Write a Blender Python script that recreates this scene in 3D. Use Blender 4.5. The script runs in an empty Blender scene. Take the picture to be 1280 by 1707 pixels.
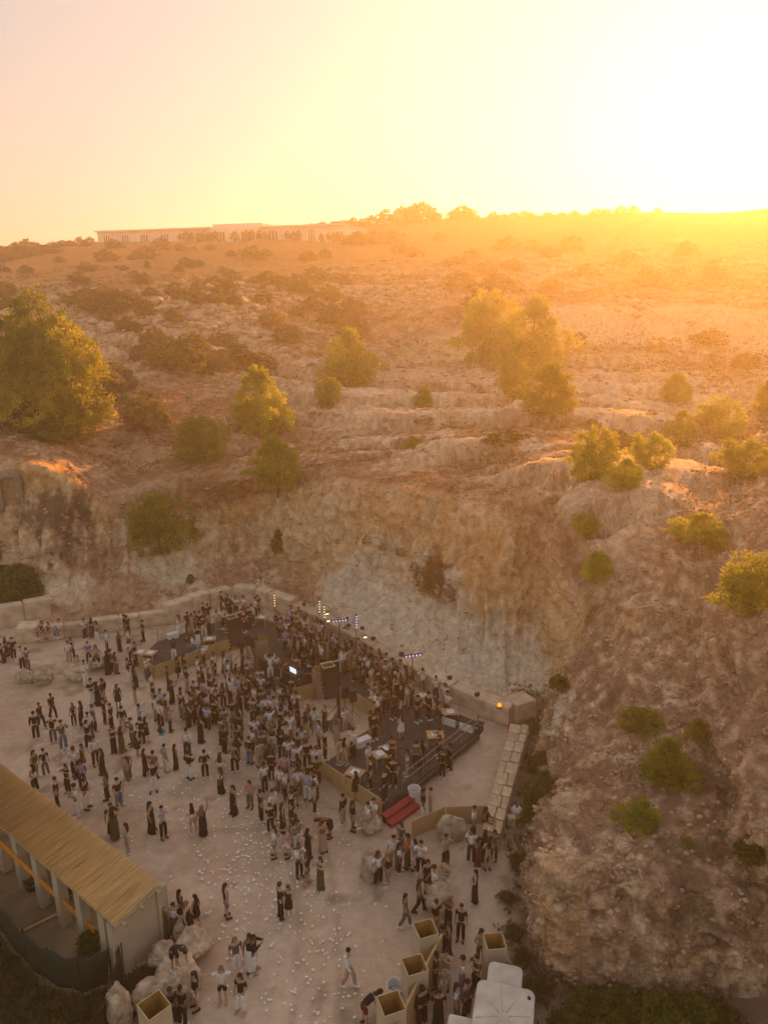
import bpy, bmesh, math, random
import numpy as np
from mathutils import Vector, Matrix, Euler
R = math.radians
random.seed(7); RNG = np.random.default_rng(7)
SC = bpy.context.scene
COL = SC.collection

# ------------------------------------------------------------------ camera
CAM_H, PITCH, FPX = 24.5, R(16.0), 1228.0
cd = bpy.data.cameras.new('camera'); cam = bpy.data.objects.new('camera', cd); COL.objects.link(cam)
cam.location = (0, 0, CAM_H); cam.rotation_euler = (R(90) - PITCH, 0, 0)
cd.sensor_fit = 'VERTICAL'; cd.sensor_height = 24.0; cd.lens = 24.0 * FPX / 1707.0
cd.clip_start = 0.1; cd.clip_end = 5000
SC.camera = cam

# ------------------------------------------------------------------ sky, sun, exposure
SUN_ELEV, SUN_AZ = R(10.2), R(24.5)
w = bpy.data.worlds.new('World'); SC.world = w; w.use_nodes = True
nt = w.node_tree; nt.nodes.clear()
sky = nt.nodes.new('ShaderNodeTexSky'); sky.sky_type = 'NISHITA'; sky.sun_disc = False
sky.sun_elevation = SUN_ELEV; sky.sun_rotation = SUN_AZ
sky.altitude = 100; sky.air_density = 1.0; sky.dust_density = 3.0; sky.ozone_density = 1.0
tint = nt.nodes.new('ShaderNodeMix'); tint.data_type = 'RGBA'; tint.blend_type = 'MULTIPLY'
tint.inputs[0].default_value = 1.0; tint.inputs[7].default_value = (1.0, 0.93, 0.86, 1)
bg = nt.nodes.new('ShaderNodeBackground'); bg.inputs[1].default_value = 0.15
wo = nt.nodes.new('ShaderNodeOutputWorld')
sky_gamma = nt.nodes.new('ShaderNodeGamma'); sky_gamma.inputs[1].default_value = 0.36      # gamma dims the sun's aureole and lifts the dim parts of the dome
nt.links.new(sky.outputs[0], sky_gamma.inputs[0]); nt.links.new(sky_gamma.outputs[0], tint.inputs[6]); nt.links.new(tint.outputs[2], bg.inputs[0]); nt.links.new(bg.outputs[0], wo.inputs[0])
sl = bpy.data.lights.new('sun', 'SUN'); so = bpy.data.objects.new('sun', sl); COL.objects.link(so)
sl.energy = 5.0; sl.angle = R(0.6); sl.color = (1.0, 0.37, 0.05)
sdir = Vector((math.sin(SUN_AZ) * math.cos(SUN_ELEV), math.cos(SUN_AZ) * math.cos(SUN_ELEV), math.sin(SUN_ELEV)))
so.rotation_euler = sdir.to_track_quat('Z', 'Y').to_euler(); so.location = (100, 200, 120)
HAZE_DENSITY, HAZE_G = 0.0011, 0.58
SC.view_settings.view_transform = 'Standard'; SC.view_settings.look = 'None'
SC.view_settings.gamma = 1.0; SC.view_settings.use_curve_mapping = False
SC.view_settings.exposure = 1.5
SC.render.engine = 'CYCLES'
SC.cycles.use_denoising = True
SC.cycles.max_bounces = 5; SC.cycles.diffuse_bounces = 3; SC.cycles.glossy_bounces = 2
SC.cycles.transmission_bounces = 3; SC.cycles.transparent_max_bounces = 6; SC.cycles.volume_bounces = 1
SC.cycles.sample_clamp_indirect = 6.0

# ------------------------------------------------------------------ pixel -> place helpers (photo is 1280 x 1707)
CP, SP = math.cos(PITCH), math.sin(PITCH)
def pdir(px, py):
    a = (px - 640.0) / FPX; b = (853.5 - py) / FPX
    return (a, CP + b * SP, -SP + b * CP)
def G(px, py, z=0.0):
    d = pdir(px, py); t = (z - CAM_H) / d[2]
    return Vector((d[0] * t, d[1] * t, z))
def AY(px, py, Y):
    d = pdir(px, py); t = Y / d[1]
    return Vector((d[0] * t, Y, CAM_H + d[2] * t))

# ------------------------------------------------------------------ noise
def _hash(ix, iy, iz, seed):
    h = (ix.astype(np.int64) * 374761393 + iy.astype(np.int64) * 668265263 + iz.astype(np.int64) * 2147483647 + seed * 1274126177) & 0xFFFFFFFF
    h = ((h ^ (h >> 13)) * 1274126177) & 0xFFFFFFFF
    h = (h ^ (h >> 16)) & 0xFFFF
    return h.astype(np.float64) / 65535.0
def vnoise(x, y, z, seed=0):
    ix, iy, iz = np.floor(x), np.floor(y), np.floor(z)
    fx, fy, fz = x - ix, y - iy, z - iz
    fx = fx * fx * fx * (fx * (fx * 6 - 15) + 10); fy = fy * fy * fy * (fy * (fy * 6 - 15) + 10); fz = fz * fz * fz * (fz * (fz * 6 - 15) + 10)
    v = 0
    for a in (0, 1):
        wx = fx if a else 1 - fx
        for b in (0, 1):
            wy = fy if b else 1 - fy
            for c in (0, 1):
                wz = fz if c else 1 - fz
                v = v + wx * wy * wz * _hash(ix + a, iy + b, iz + c, seed)
    return v * 2 - 1
def fbm(x, y, z, oct=4, seed=0, gain=.5):
    v = 0; a = 1.0; f = 1.0; n = 0
    for o in range(oct):
        v = v + a * vnoise(x * f + o * 17.3, y * f - o * 9.1, z * f + o * 5.7, seed + o); n += a; a *= gain; f *= 2.03
    return v / n
def sstep(a, b, x):
    t = np.clip((x - a) / (b - a), 0, 1); return t * t * (3 - 2 * t)

# ------------------------------------------------------------------ material helpers
def new_mat(name):
    m = bpy.data.materials.new(name); m.use_nodes = True
    nt = m.node_tree; b = nt.nodes['Principled BSDF']
    return m, nt, b
MATS = {}
def mat(name, col, rough=.85, var=.18, scale=6.0, bump=.0, bscale=30.0, metallic=0.0, obj_var=0.0, spec=.3, emit=None, col2=None):
    """a plain procedural surface: base colour broken by two noises, fine relief as bump"""
    if name in MATS: return MATS[name]
    m, nt, b = new_mat(name); N = nt.nodes.new; L = nt.links.new
    tc = N('ShaderNodeTexCoord')
    n1 = N('ShaderNodeTexNoise'); n1.inputs['Scale'].default_value = scale; n1.inputs['Detail'].default_value = 5
    L(tc.outputs['Object'], n1.inputs['Vector'])
    c1 = col; c2 = col2 if col2 else tuple(c * (1 - 2 * var) for c in col)
    cc = tuple(min(1, c * (1 + var)) for c in c1)
    ramp = N('ShaderNodeMix'); ramp.data_type = 'RGBA'
    mr = N('ShaderNodeMapRange'); mr.inputs[1].default_value = .3; mr.inputs[2].default_value = .7
    L(n1.outputs[0], mr.inputs[0]); L(mr.outputs[0], ramp.inputs[0])
    ramp.inputs[6].default_value = (*c2, 1); ramp.inputs[7].default_value = (*cc, 1)
    out = ramp.outputs[2]
    if obj_var:
        oi = N('ShaderNodeObjectInfo'); hv = N('ShaderNodeHueSaturation'); mr2 = N('ShaderNodeMapRange')
        mr2.inputs[3].default_value = 1 - obj_var; mr2.inputs[4].default_value = 1 + obj_var
        L(oi.outputs['Random'], mr2.inputs[0]); L(mr2.outputs[0], hv.inputs['Value']); L(out, hv.inputs['Color']); out = hv.outputs[0]
    L(out, b.inputs['Base Color'])
    b.inputs['Roughness'].default_value = rough; b.inputs['Metallic'].default_value = metallic
    b.inputs['Specular IOR Level'].default_value = spec
    if bump:
        n2 = N('ShaderNodeTexNoise'); n2.inputs['Scale'].default_value = bscale; n2.inputs['Detail'].default_value = 6
        L(tc.outputs['Object'], n2.inputs['Vector'])
        bp = N('ShaderNodeBump'); bp.inputs['Strength'].default_value = bump; bp.inputs['Distance'].default_value = .05
        L(n2.outputs[0], bp.inputs['Height']); L(bp.outputs[0], b.inputs['Normal'])
    if emit:
        b.inputs['Emission Color'].default_value = (*emit[0], 1); b.inputs['Emission Strength'].default_value = emit[1]
    MATS[name] = m
    return m

# ------------------------------------------------------------------ object helpers
def mesh_obj(name, me, m=None, parent=None, kind=None):
    o = bpy.data.objects.new(name, me); COL.objects.link(o)
    if m is not None and len(me.materials) == 0: me.materials.append(m)
    if parent is not None: o.parent = parent
    if kind: o['kind'] = kind
    return o
def me_from(name, verts, faces, smooth=False):
    me = bpy.data.meshes.new(name); me.from_pydata([tuple(v) for v in verts], [], faces); me.update()
    if smooth: me.polygons.foreach_set('use_smooth', [True] * len(me.polygons))
    return me
def me_np(name, V, F, smooth=False):
    """fast mesh from numpy: V n x 3, F m x k (all faces the same size)"""
    me = bpy.data.meshes.new(name); n, k = F.shape
    me.vertices.add(len(V)); me.vertices.foreach_set('co', np.ascontiguousarray(V, dtype=np.float32).ravel())
    me.loops.add(n * k); me.loops.foreach_set('vertex_index', np.ascontiguousarray(F, dtype=np.int32).ravel())
    me.polygons.add(n); me.polygons.foreach_set('loop_start', np.arange(0, n * k, k, dtype=np.int32))
    me.polygons.foreach_set('loop_total', np.full(n, k, dtype=np.int32))
    if smooth: me.polygons.foreach_set('use_smooth', np.ones(n, dtype=bool))
    me.update(calc_edges=True); me.validate()
    return me
def tag(o, label=None, cat=None, group=None, kind=None):
    if label: o['label'] = label
    if cat: o['category'] = cat
    if group: o['group'] = group
    if kind: o['kind'] = kind
    return o
def empty(name, loc=(0, 0, 0), rz=0.0, parent=None):
    o = bpy.data.objects.new(name, None); COL.objects.link(o); o.location = loc; o.rotation_euler = (0, 0, rz)
    o.empty_display_size = .2
    if parent: o.parent = parent
    return o

class MB:
    """collects simple solids into one mesh"""
    def __init__(s): s.v = []; s.f = []
    def add(s, vs, fs):
        n = len(s.v); s.v += [tuple(v) for v in vs]; s.f += [tuple(i + n for i in f) for f in fs]; return s
    def box(s, c, d, rz=0.0, jit=0.0):
        cx, cy, cz = c; dx, dy, dz = d[0] / 2, d[1] / 2, d[2] / 2; ca, sa = math.cos(rz), math.sin(rz); vs = []
        for z in (-dz, dz):
            for x, y in ((-dx, -dy), (dx, -dy), (dx, dy), (-dx, dy)):
                if jit: x += random.uniform(-jit, jit); y += random.uniform(-jit, jit)
                vs.append((cx + x * ca - y * sa, cy + x * sa + y * ca, cz + z + (random.uniform(-jit, jit) if jit else 0)))
        return s.add(vs, [(0, 3, 2, 1), (4, 5, 6, 7), (0, 1, 5, 4), (1, 2, 6, 5), (2, 3, 7, 6), (3, 0, 4, 7)])
    def prism(s, poly, z0, z1):
        n = len(poly); vs = [(p[0], p[1], z0) for p in poly] + [(p[0], p[1], z1) for p in poly]
        fs = [tuple(range(n - 1, -1, -1)), tuple(range(n, 2 * n))] + [(i, (i + 1) % n, n + (i + 1) % n, n + i) for i in range(n)]
        return s.add(vs, fs)
    def tube(s, a, b, r0, r1=None, n=6, cap=True):
        a, b = Vector(a), Vector(b); r1 = r0 if r1 is None else r1
        d = (b - a); q = d.to_track_quat('Z', 'Y') if d.length > 1e-6 else Euler((0, 0, 0)).to_quaternion()
        vs = []
        for p, r in ((a, r0), (b, r1)):
            for i in range(n):
                t = 2 * math.pi * i / n; vs.append(p + q @ Vector((r * math.cos(t), r * math.sin(t), 0)))
        fs = [(i, (i + 1) % n, n + (i + 1) % n, n + i) for i in range(n)]
        if cap: fs += [tuple(range(n - 1, -1, -1)), tuple(range(n, 2 * n))]
        return s.add(vs, fs)
    def path(s, pts, r, n=6):
        for a, b in zip(pts[:-1], pts[1:]): s.tube(a, b, r, r, n)
        return s
    def lathe(s, prof, c=(0, 0, 0), n=12, close=True):
        vs = []; m = len(prof)
        for r, z in prof:
            for i in range(n):
                t = 2 * math.pi * i / n; vs.append((c[0] + r * math.cos(t), c[1] + r * math.sin(t), c[2] + z))
        fs = [(j * n + i, j * n + (i + 1) % n, (j + 1) * n + (i + 1) % n, (j + 1) * n + i) for j in range(m - 1) for i in range(n)]
        if close: fs += [tuple(range(n - 1, -1, -1)), tuple(range((m - 1) * n, m * n))]
        return s.add(vs, fs)
    def build(s, name, m, parent=None, smooth=False, kind=None, bevel=0.0):
        me = me_from(name, s.v, s.f, smooth); o = mesh_obj(name, me, m, parent, kind)
        if bevel:
            b = o.modifiers.new('bevel', 'BEVEL'); b.width = bevel; b.segments = 2; b.limit_method = 'ANGLE'
        return o
# ================================================================== TERRAIN: quarry floor and hillside
Z, Y_ = 'z', 'y'
def zz(px, py, z): return G(px, py, z)
PX = [-900, -450, -150, 0, 100, 200, 300, 400, 480, 560, 650, 750, 840, 900]
def col(vals, fn): return [fn(px, *v) for px, v in zip(PX, vals)]
foot_py = [990, 1000, 1003, 1003, 1020, 1008, 988, 960, 968, 1005, 1056, 1112, 1148, 1158]
old = [G(px, py, -0.3) for px, py in zip(PX, foot_py)]
foot = [G(px, py, -0.3) for px, py in zip(PX, [990, 1000, 1003, 1012, 1052, 1040, 1024, 994, 1016, 1055, 1110, 1160, 1188, 1186])]
def back(pys, dys): return [AY(px, py, f.y + dy) for px, py, f, dy in zip(PX, pys, old, dys)]
LN = []
LN.append(foot)
LN.append(back([950, 945, 942, 940, 962, 950, 945, 925, 935, 950, 985, 1035, 1080, 1095], [1, 1, 1, 1.0, 1.6, 1.6, 1.4, .9, 1.0, 2.2, 3.2, 3.6, 3.6, 3.4]))
LN.append(back([780, 770, 762, 760, 790, 868, 856, 838, 828, 806, 815, 832, 858, 885], [4, 4, 3.6, 3.2, 4.0, 4.6, 4.0, 3.2, 3.2, 3.8, 5.0, 6.6, 8.2, 9.5]))
def lz(pys, zs): return [G(px, py, z) for px, py, z in zip(PX, pys, zs)]
def ly(pys, ys): return [AY(px, py, y) for px, py, y in zip(PX, pys, ys)]
LN.append(lz([735, 735, 735, 738, 752, 800, 805, 795, 782, 765, 768, 782, 800, 815], [12.6, 12.6, 12.4, 12.2, 11.2, 8.6, 8.6, 9.0, 9.6, 10.2, 10.4, 10.5, 10.6, 10.8]))
LN.append(lz([700, 695, 690, 690, 690, 705, 710, 705, 700, 700, 700, 705, 715, 720], [14.5, 14.0, 13.6, 13.4, 13.2, 12.0, 11.8, 11.8, 11.9, 12.0, 12.0, 12.0, 12.0, 12.1]))
LN.append(ly([650, 640, 635, 632, 630, 632, 636, 640, 640, 640, 642, 642, 645, 648], [92, 92, 92, 93, 94, 95, 96, 98, 100, 102, 103, 103, 103, 103]))
LN.append(ly([600, 590, 580, 578, 576, 576, 578, 582, 590, 598, 604, 604, 582, 574], [118, 116, 115, 114, 114, 115, 117, 120, 124, 128, 132, 137, 142, 144]))
LN.append(ly([585, 570, 562, 558, 556, 556, 558, 562, 564, 568, 574, 556, 522, 514], [124, 122, 121, 120, 120, 121, 123, 126, 129, 131, 134.5, 139.5, 145, 148]))
LN.append(ly([530, 522, 516, 514, 512, 510, 508, 505, 502, 500, 498, 490, 482, 478], [146, 144, 143, 142, 142, 143, 145, 150, 156, 162, 166, 172, 178, 180]))
LN.append(ly([480, 472, 466, 464, 462, 458, 455, 452, 450, 446, 442, 438, 432, 430], [186, 184, 182, 180, 180, 182, 186, 192, 198, 205, 210, 214, 216, 218]))
LN.append(ly([445, 438, 434, 432, 428, 424, 420, 416, 412, 408, 402, 396, 390, 388], [245, 243, 240, 238, 238, 240, 244, 250, 256, 262, 266, 270, 272, 273]))
LN.append(ly([425, 418, 413, 409, 404, 399, 394, 388, 384, 376, 368, 362, 360, 358], [320, 320, 320, 320, 320, 322, 324, 326, 328, 330, 334, 338, 340, 342]))
LN.append([Vector((p.x * 1.35, p.y * 1.35, p.z - 14)) for p in LN[-1]])
LN.append([Vector((p.x * 1.8, 600.0, 4.0)) for p in LN[-2]])
def W(x, y, z): return Vector((x, y, z))
RS = [
 # corner fan: towards the sunny ridge
 [G(905, 1172, -.3), G(928, 1108, 2.4), G(962, 1015, 7.0), G(1010, 925, 9.8), G(1060, 835, 11.6), AY(1130, 690, 92), AY(1060, 573, 144), AY(1062, 512, 149), AY(1070, 476, 180), AY(1072, 428, 218), AY(1076, 384, 273), AY(1080, 351, 344), 0, 0],
 [G(905, 1190, -.3), G(930, 1140, 2.2), G(972, 1060, 6.0), G(1040, 960, 9.0), G(1120, 850, 11.0), AY(1230, 715, 88), AY(1230, 576, 142), AY(1234, 514, 147), AY(1225, 478, 178), AY(1215, 426, 216), AY(1212, 386, 272), AY(1212, 351, 344), 0, 0],
 [G(895, 1235, -.3), G(920, 1195, 2.0), G(962, 1130, 4.9), G(1040, 1040, 7.2), G(1130, 950, 9.4), G(1240, 850, 11.4), AY(1430, 640, 105), AY(1460, 570, 118), AY(1440, 500, 160), AY(1420, 440, 210), AY(1420, 380, 270), AY(1410, 330, 345), 0, 0],
 [G(882, 1310, -.3), G(906, 1288, 1.8), G(945, 1252, 4.2), G(1050, 1170, 5.7), G(1165, 1105, 7.0), G(1215, 1065, 9.2), G(1400, 940, 13), W(62, 62, 17), W(105, 95, 24), W(150, 140, 36), W(200, 200, 52), W(260, 270, 64), 0, 0],
 [G(870, 1400, -.3), G(892, 1384, 1.7), G(926, 1352, 3.9), G(1045, 1290, 4.9), G(1185, 1245, 5.6), G(1222, 1222, 8.2), G(1420, 1120, 11.5), W(55, 42, 15), W(98, 55, 22), W(150, 75, 32), W(220, 100, 44), W(310, 130, 54), 0, 0],
 [G(862, 1500, -.3), G(886, 1478, 1.6), G(914, 1432, 3.9), G(1040, 1380, 4.6), G(1215, 1358, 5.1), G(1245, 1332, 7.6), G(1440, 1240, 10.5), W(50, 30, 14), W(95, 34, 20), W(150, 42, 28), W(230, 50, 38), W(330, 60, 46), 0, 0],
 [G(880, 1605, -.3), G(912, 1560, 1.8), G(948, 1462, 4.1), G(1060, 1420, 4.5), G(1215, 1408, 4.9), G(1258, 1392, 7.0), G(1460, 1330, 9.6), W(48, 22, 13), W(92, 20, 18), W(150, 18, 25), W(230, 14, 33), W(330, 8, 40), 0, 0],
 [G(935, 1652, -.3), G(955, 1585, 1.9), G(988, 1470, 4.2), G(1085, 1430, 4.5), G(1222, 1424, 4.8), G(1275, 1416, 6.6), G(1480, 1390, 9.0), W(46, 16, 12), W(88, 10, 16), W(150, 0, 22), W(230, -14, 29), W(330, -34, 35), 0, 0],
 [G(1080, 1664, -.3), G(1084, 1592, 2.0), G(1090, 1482, 4.2), G(1125, 1442, 4.5), G(1232, 1434, 4.8), G(1292, 1432, 6.4), G(1500, 1440, 8.5), W(43, 11, 11), W(84, 1, 14), W(145, -16, 19), W(225, -40, 25), W(320, -75, 30), 0, 0],
 [G(1220, 1672, -.3), G(1214, 1600, 2.0), G(1205, 1494, 4.3), G(1206, 1458, 4.6), G(1252, 1446, 4.9), G(1312, 1448, 6.2), G(1520, 1480, 8.0), W(40, 7, 10), W(80, -6, 13), W(138, -30, 17), W(215, -65, 22), W(305, -115, 26), 0, 0],
 [G(1400, 1685, -.3), G(1388, 1615, 2.0), G(1368, 1515, 4.3), G(1360, 1484, 4.6), G(1372, 1470, 5.0), G(1395, 1474, 6.0), G(1560, 1525, 7.5), W(37, 3, 9), W(74, -13, 11), W(128, -44, 15), W(200, -90, 19), W(280, -155, 22), 0, 0],
 [G(1750, 1700, -.3), G(1730, 1630, 2.0), G(1700, 1540, 4.3), G(1690, 1515, 4.7), G(1690, 1505, 5.1), G(1690, 1505, 5.8), W(25, 14, 7), W(33, -1, 8), W(64, -22, 10), W(110, -62, 13), W(170, -118, 16), W(240, -195, 19), 0, 0],
]
for s in RS:
    p = s[11]; s[12] = Vector((p.x * 1.3, p.y * 1.3 if p.y > 0 else p.y * 1.15, p.z - 14)); s[13] = Vector((p.x * 1.7, p.y * 1.7 if p.y > 0 else p.y * 1.3, 4))
NLN = len(LN)
ST = [[LN[k][i] for k in range(NLN)] for i in range(len(PX))] + RS
C = np.array([[tuple(p) for p in s] for s in ST])                     # stations x lines x 3
USUB, VSUB = 26, [34, 50, 26, 34, 32, 28, 20, 24, 26, 26, 30, 8, 6]
def catmull(P, sub):
    n = len(P); out = []
    for i in range(n - 1):
        p0, p1, p2, p3 = P[max(i - 1, 0)], P[i], P[i + 1], P[min(i + 2, n - 1)]
        for k in range(sub):
            t = k / sub
            out.append(.5 * ((2 * p1) + (-p0 + p2) * t + (2 * p0 - 5 * p1 + 4 * p2 - p3) * t * t + (-p0 + 3 * p1 - 3 * p2 + p3) * t ** 3) * .7 + .3 * (p1 + (p2 - p1) * t))
    out.append(P[-1]); return np.array(out)
Cu = catmull(C, USUB)                                                 # U x lines x 3
rows = []; VL = []
for j in range(NLN - 1):
    for k in range(VSUB[j]):
        t = k / VSUB[j]; rows.append(Cu[:, j] * (1 - t) + Cu[:, j + 1] * t); VL.append(j + t)
rows.append(Cu[:, -1]); VL.append(NLN - 1.0)
T = np.array(rows).transpose(1, 0, 2)                                 # U x V x 3
VL = np.array(VL)
NU, NV = T.shape[:2]
def lap(T, it, keep0=True):
    for _ in range(it):
        S = T.copy()
        S[1:-1] = (T[:-2] + T[2:] + 2 * T[1:-1]) / 4; T2 = S.copy()
        T2[:, 1:-1] = (S[:, :-2] + S[:, 2:] + 2 * S[:, 1:-1]) / 4
        T = T2
    return T
T = lap(T, 5)
def normals(T):
    du = np.gradient(T, axis=0); dv = np.gradient(T, axis=1); n = np.cross(du, dv)
    return n / (np.linalg.norm(n, axis=2, keepdims=True) + 1e-9)
Nn = normals(T)
if Nn[NU // 3, NV // 3, 2] < 0: Nn = -Nn
X, Yc, Zc = T[..., 0], T[..., 1], T[..., 2]
VV = np.broadcast_to(VL[None, :], (NU, NV))
UU = np.broadcast_to((np.arange(NU) / USUB)[:, None], (NU, NV))      # station number, 0..25
steep = 1 - np.clip(Nn[..., 2], 0, 1)
cliff = sstep(.2, .55, steep)
dist = np.sqrt(X ** 2 + Yc ** 2)
# relief: gouges down the cut faces, lumps on the benches, larger swells far off
ribs = fbm(X * .9, Yc * .9, Zc * .10, 4, 11)
ribs2 = fbm(X * 2.6, Yc * 2.6, Zc * .35, 3, 23)
lump = fbm(X * .35, Yc * .35, Zc * .5, 5, 5)
fine = fbm(X * 1.9, Yc * 1.9, Zc * 1.9, 4, 31)
ledge = fbm(X * .12, Yc * .12, Zc * 1.5, 3, 41)
big = fbm(X * .03, Yc * .03, Zc * .05, 4, 51)
spur = sstep(14.4, 16.0, UU) * sstep(6.6, 5.6, VV)                     # the rock spur on the right
nearw = sstep(0.0, .25, VV)                                           # keep the foot in place
amp_c = cliff * sstep(3.2, 1.8, VV) * (1 - .75 * spur)
gouge = np.abs(fbm(X * 1.5, Yc * 1.5, Zc * .22, 3, 29)); crag = 1 - np.abs(fbm(X * .8, Yc * .8, Zc * .8, 4, 37)) * 2
disp = amp_c * (.75 * ribs + .35 * ribs2 + .5 * lump + .3 * ledge + .22 * fine - .7 * gouge + .25 * crag)
disp += (1 - amp_c) * sstep(1.6, 2.4, VV) * (.30 * lump + .12 * fine) * sstep(160, 60, dist)
spface = spur * cliff
disp += spur * (.42 * lump + .16 * fine + .06 * fbm(X * 4.2, Yc * 4.2, Zc * 4.2, 3, 39)) + spface * sstep(.1, 1.0, VV) * (.55 * crag + .4 * ledge + .25 * ribs - .4)
sU = fbm(UU * 7.0, VV * .9, 0 * UU, 4, 141); sU2 = fbm(UU * 19.0, VV * 1.6, 0 * UU, 3, 147)
talus = sstep(.15, .5, VV) * sstep(2.0, 1.5, VV) * sstep(2.5, 3.5, UU) * (.15 * sstep(14.8, 14.0, UU) + .85 * sstep(12.8, 11.6, UU))
disp += talus * (.55 * sU + .28 * sU2 - .3 * np.abs(fbm(UU * 11, VV * 1.1, 0 * UU, 3, 151)))
disp += sstep(70, 140, dist) * sstep(11.4, 10, VV) * (1.6 * big + .5 * lump)
band = sstep(5.9, 6.1, VV) * sstep(7.2, 6.9, VV) * sstep(9.5, 11, UU)
disp += band * (.7 * ribs + .4 * ribs2)
diag = fbm((X + Yc * .6) * .25, (Yc - X * .6) * 1.1, Zc * .6, 4, 161)
disp += spur * (1 - cliff) * .28 * diag
disp *= nearw
T = T + Nn * disp[..., None]
# low scarps where the benches were quarried in steps and where limestone beds break the left slope
lay = fbm(X * .045, Yc * .16, 0 * X, 4, 131); lay2 = fbm(X * .13, Yc * .5, 0 * X, 4, 137)
lm = sstep(2.7, 3.3, VV) * sstep(6.2, 5.6, VV) * sstep(6.0, 8.0, UU) * sstep(18, 15.5, UU) + sstep(4.6, 5.4, VV) * sstep(8.8, 8.0, VV) * sstep(8.5, 7.0, UU)
T[..., 2] += lm * (1.3 * sstep(-.035, .035, lay) + .55 * sstep(-.03, .03, lay2) - .9)
scarp = lm * np.maximum(np.exp(-(lay / .045) ** 2), .8 * np.exp(-(lay2 / .04) ** 2))
N2 = normals(T)
if N2[NU // 3, NV // 3, 2] < 0: N2 = -N2

# --- base colours of rock, dust and dry grass (reflectances; two cliff hollows get painted shade)
def c3(*c): return np.array(c)[None, None, :]
def mixc(a, b, m): return a + (b - a) * m[..., None]
X, Yc, Zc = T[..., 0], T[..., 1], T[..., 2]
steep2 = 1 - np.clip(N2[..., 2], 0, 1)
cl2 = sstep(.25, .5, steep2)
n_lo = fbm(X * .10, Yc * .10, Zc * .2, 4, 71); n_md = fbm(X * .45, Yc * .45, Zc * .6, 4, 81); n_hi = fbm(X * 2.2, Yc * 2.2, Zc * 2.2, 3, 91)
streak = fbm(X * 1.1, Yc * 1.1, Zc * .09, 4, 101); streak2 = fbm(X * 3.0, Yc * 3.0, Zc * .3, 3, 111)
dirt = mixc(c3(.27, .145, .085) + 0 * T, c3(.42, .265, .165), sstep(-.3, .35, n_md + .6 * n_hi))
grassy = mixc(c3(.30, .14, .06) + 0 * T, c3(.42, .22, .09), sstep(-.3, .3, n_md))
pale = mixc(c3(.52, .36, .245) + 0 * T, c3(.68, .53, .39), sstep(-.2, .4, n_md + .4 * n_hi))
rock = mixc(c3(.50, .31, .16) + 0 * T, c3(.68, .52, .33), sstep(-.3, .3, streak + .3 * n_hi))
rock = mixc(rock, c3(.66, .50, .33) + 0 * T, .75 * sstep(.12, .4, sU2 + .5 * sU))
rock = mixc(rock, c3(.40, .25, .14) + 0 * T, .8 * sstep(.08, .36, streak2 + .3 * n_lo + .3 * n_hi))
white = mixc(c3(.48, .34, .21) + 0 * T, c3(.72, .62, .47), sstep(-.2, .25, sU + .5 * sU2 + n_hi * .4))
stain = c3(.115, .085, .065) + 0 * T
A = dirt.copy()
# benches
tr = sstep(2.2, 3.2, VV) * sstep(6.2, 5.0, VV)
A = mixc(A, pale, tr * sstep(6.5, 9.5, UU) * sstep(-.22, .12, lay + .5 * lay2 + .25 * n_hi))
A = mixc(A, pale, .8 * tr * sstep(6.5, 4, UU) * sstep(.12, .35, lay2 + .4 * n_hi))
A = mixc(A, grassy, sstep(6.8, 8.4, VV) * sstep(-.35, .1, n_lo + .3 * n_md + .35 * sstep(8.5, 10, VV)))
A = mixc(A, c3(.42, .18, .062) + .0 * T, sstep(8.8, 9.9, VV) * .9)
outcrop = sstep(.06, .26, lay + .55 * lay2 + .35 * n_hi - .02) * sstep(5.0, 5.8, VV) * sstep(8.9, 8.2, VV) * (1 - .75 * sstep(8.5, 10.5, UU))
A = mixc(A, pale, outcrop * .85)
A = mixc(A, c3(.62, .47, .32) * (1 + .25 * n_hi)[..., None], scarp * .85)
# cut faces
lowc = sstep(2.35, 1.9, VV)
A = mixc(A, rock, np.clip(cl2 * lowc + lowc * .35, 0, 1) * (1 - spur * .75))
chalk = sstep(1.75, 1.25, VV + .55 * n_md + .4 * streak) * sstep(8.2, 9.6, UU) * sstep(14.6, 13.4, UU)
chalk = np.maximum(chalk, .8 * sstep(.05, .5, streak + n_md * .6) * sstep(1.9, 1.2, VV) * sstep(3.6, 4.6, UU) * sstep(9, 7.5, UU) * sstep(-.1, .25, sU + .4 * sU2))
A = mixc(A, white, np.clip(chalk, 0, 1) * sstep(.0, .2, VV))
A = mixc(A, dirt * 1.0, sstep(.55, .1, VV + .5 * n_md) * .8 * (1 - chalk * .6))
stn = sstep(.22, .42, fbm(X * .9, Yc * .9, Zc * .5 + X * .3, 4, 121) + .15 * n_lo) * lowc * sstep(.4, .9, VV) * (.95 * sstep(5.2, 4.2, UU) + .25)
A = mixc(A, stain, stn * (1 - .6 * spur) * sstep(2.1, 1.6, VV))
# spur: grey brown broken rock with orange seams
spc = mixc(c3(.19, .115, .075) + 0 * T, c3(.33, .21, .14), sstep(-.3, .4, .5 * n_md + 1.1 * n_hi))
spc = mixc(spc, c3(.46, .27, .13) + 0 * T, .8 * sstep(.22, .4, streak + .4 * n_hi) * cl2)
spc = mixc(spc, c3(.50, .36, .25) + 0 * T, .8 * sstep(.30, .48, n_hi + .5 * n_md))
spc = mixc(spc, c3(.42, .30, .20) + 0 * T, .7 * cl2 * sstep(-.2, .3, streak2 + .6 * n_hi))
spc = mixc(spc, c3(.09, .075, .05) + 0 * T, .55 * sstep(.15, .4, -n_md - .4 * n_hi))
A = mixc(A, np.clip(spc * 1.5, 0, .65), spur * .92)
A = mixc(A, c3(.66, .50, .33) + .0 * T, band * .95)
from mathutils.bvhtree import BVHTree
_idx = np.arange(NU * NV).reshape(NU, NV)
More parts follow.
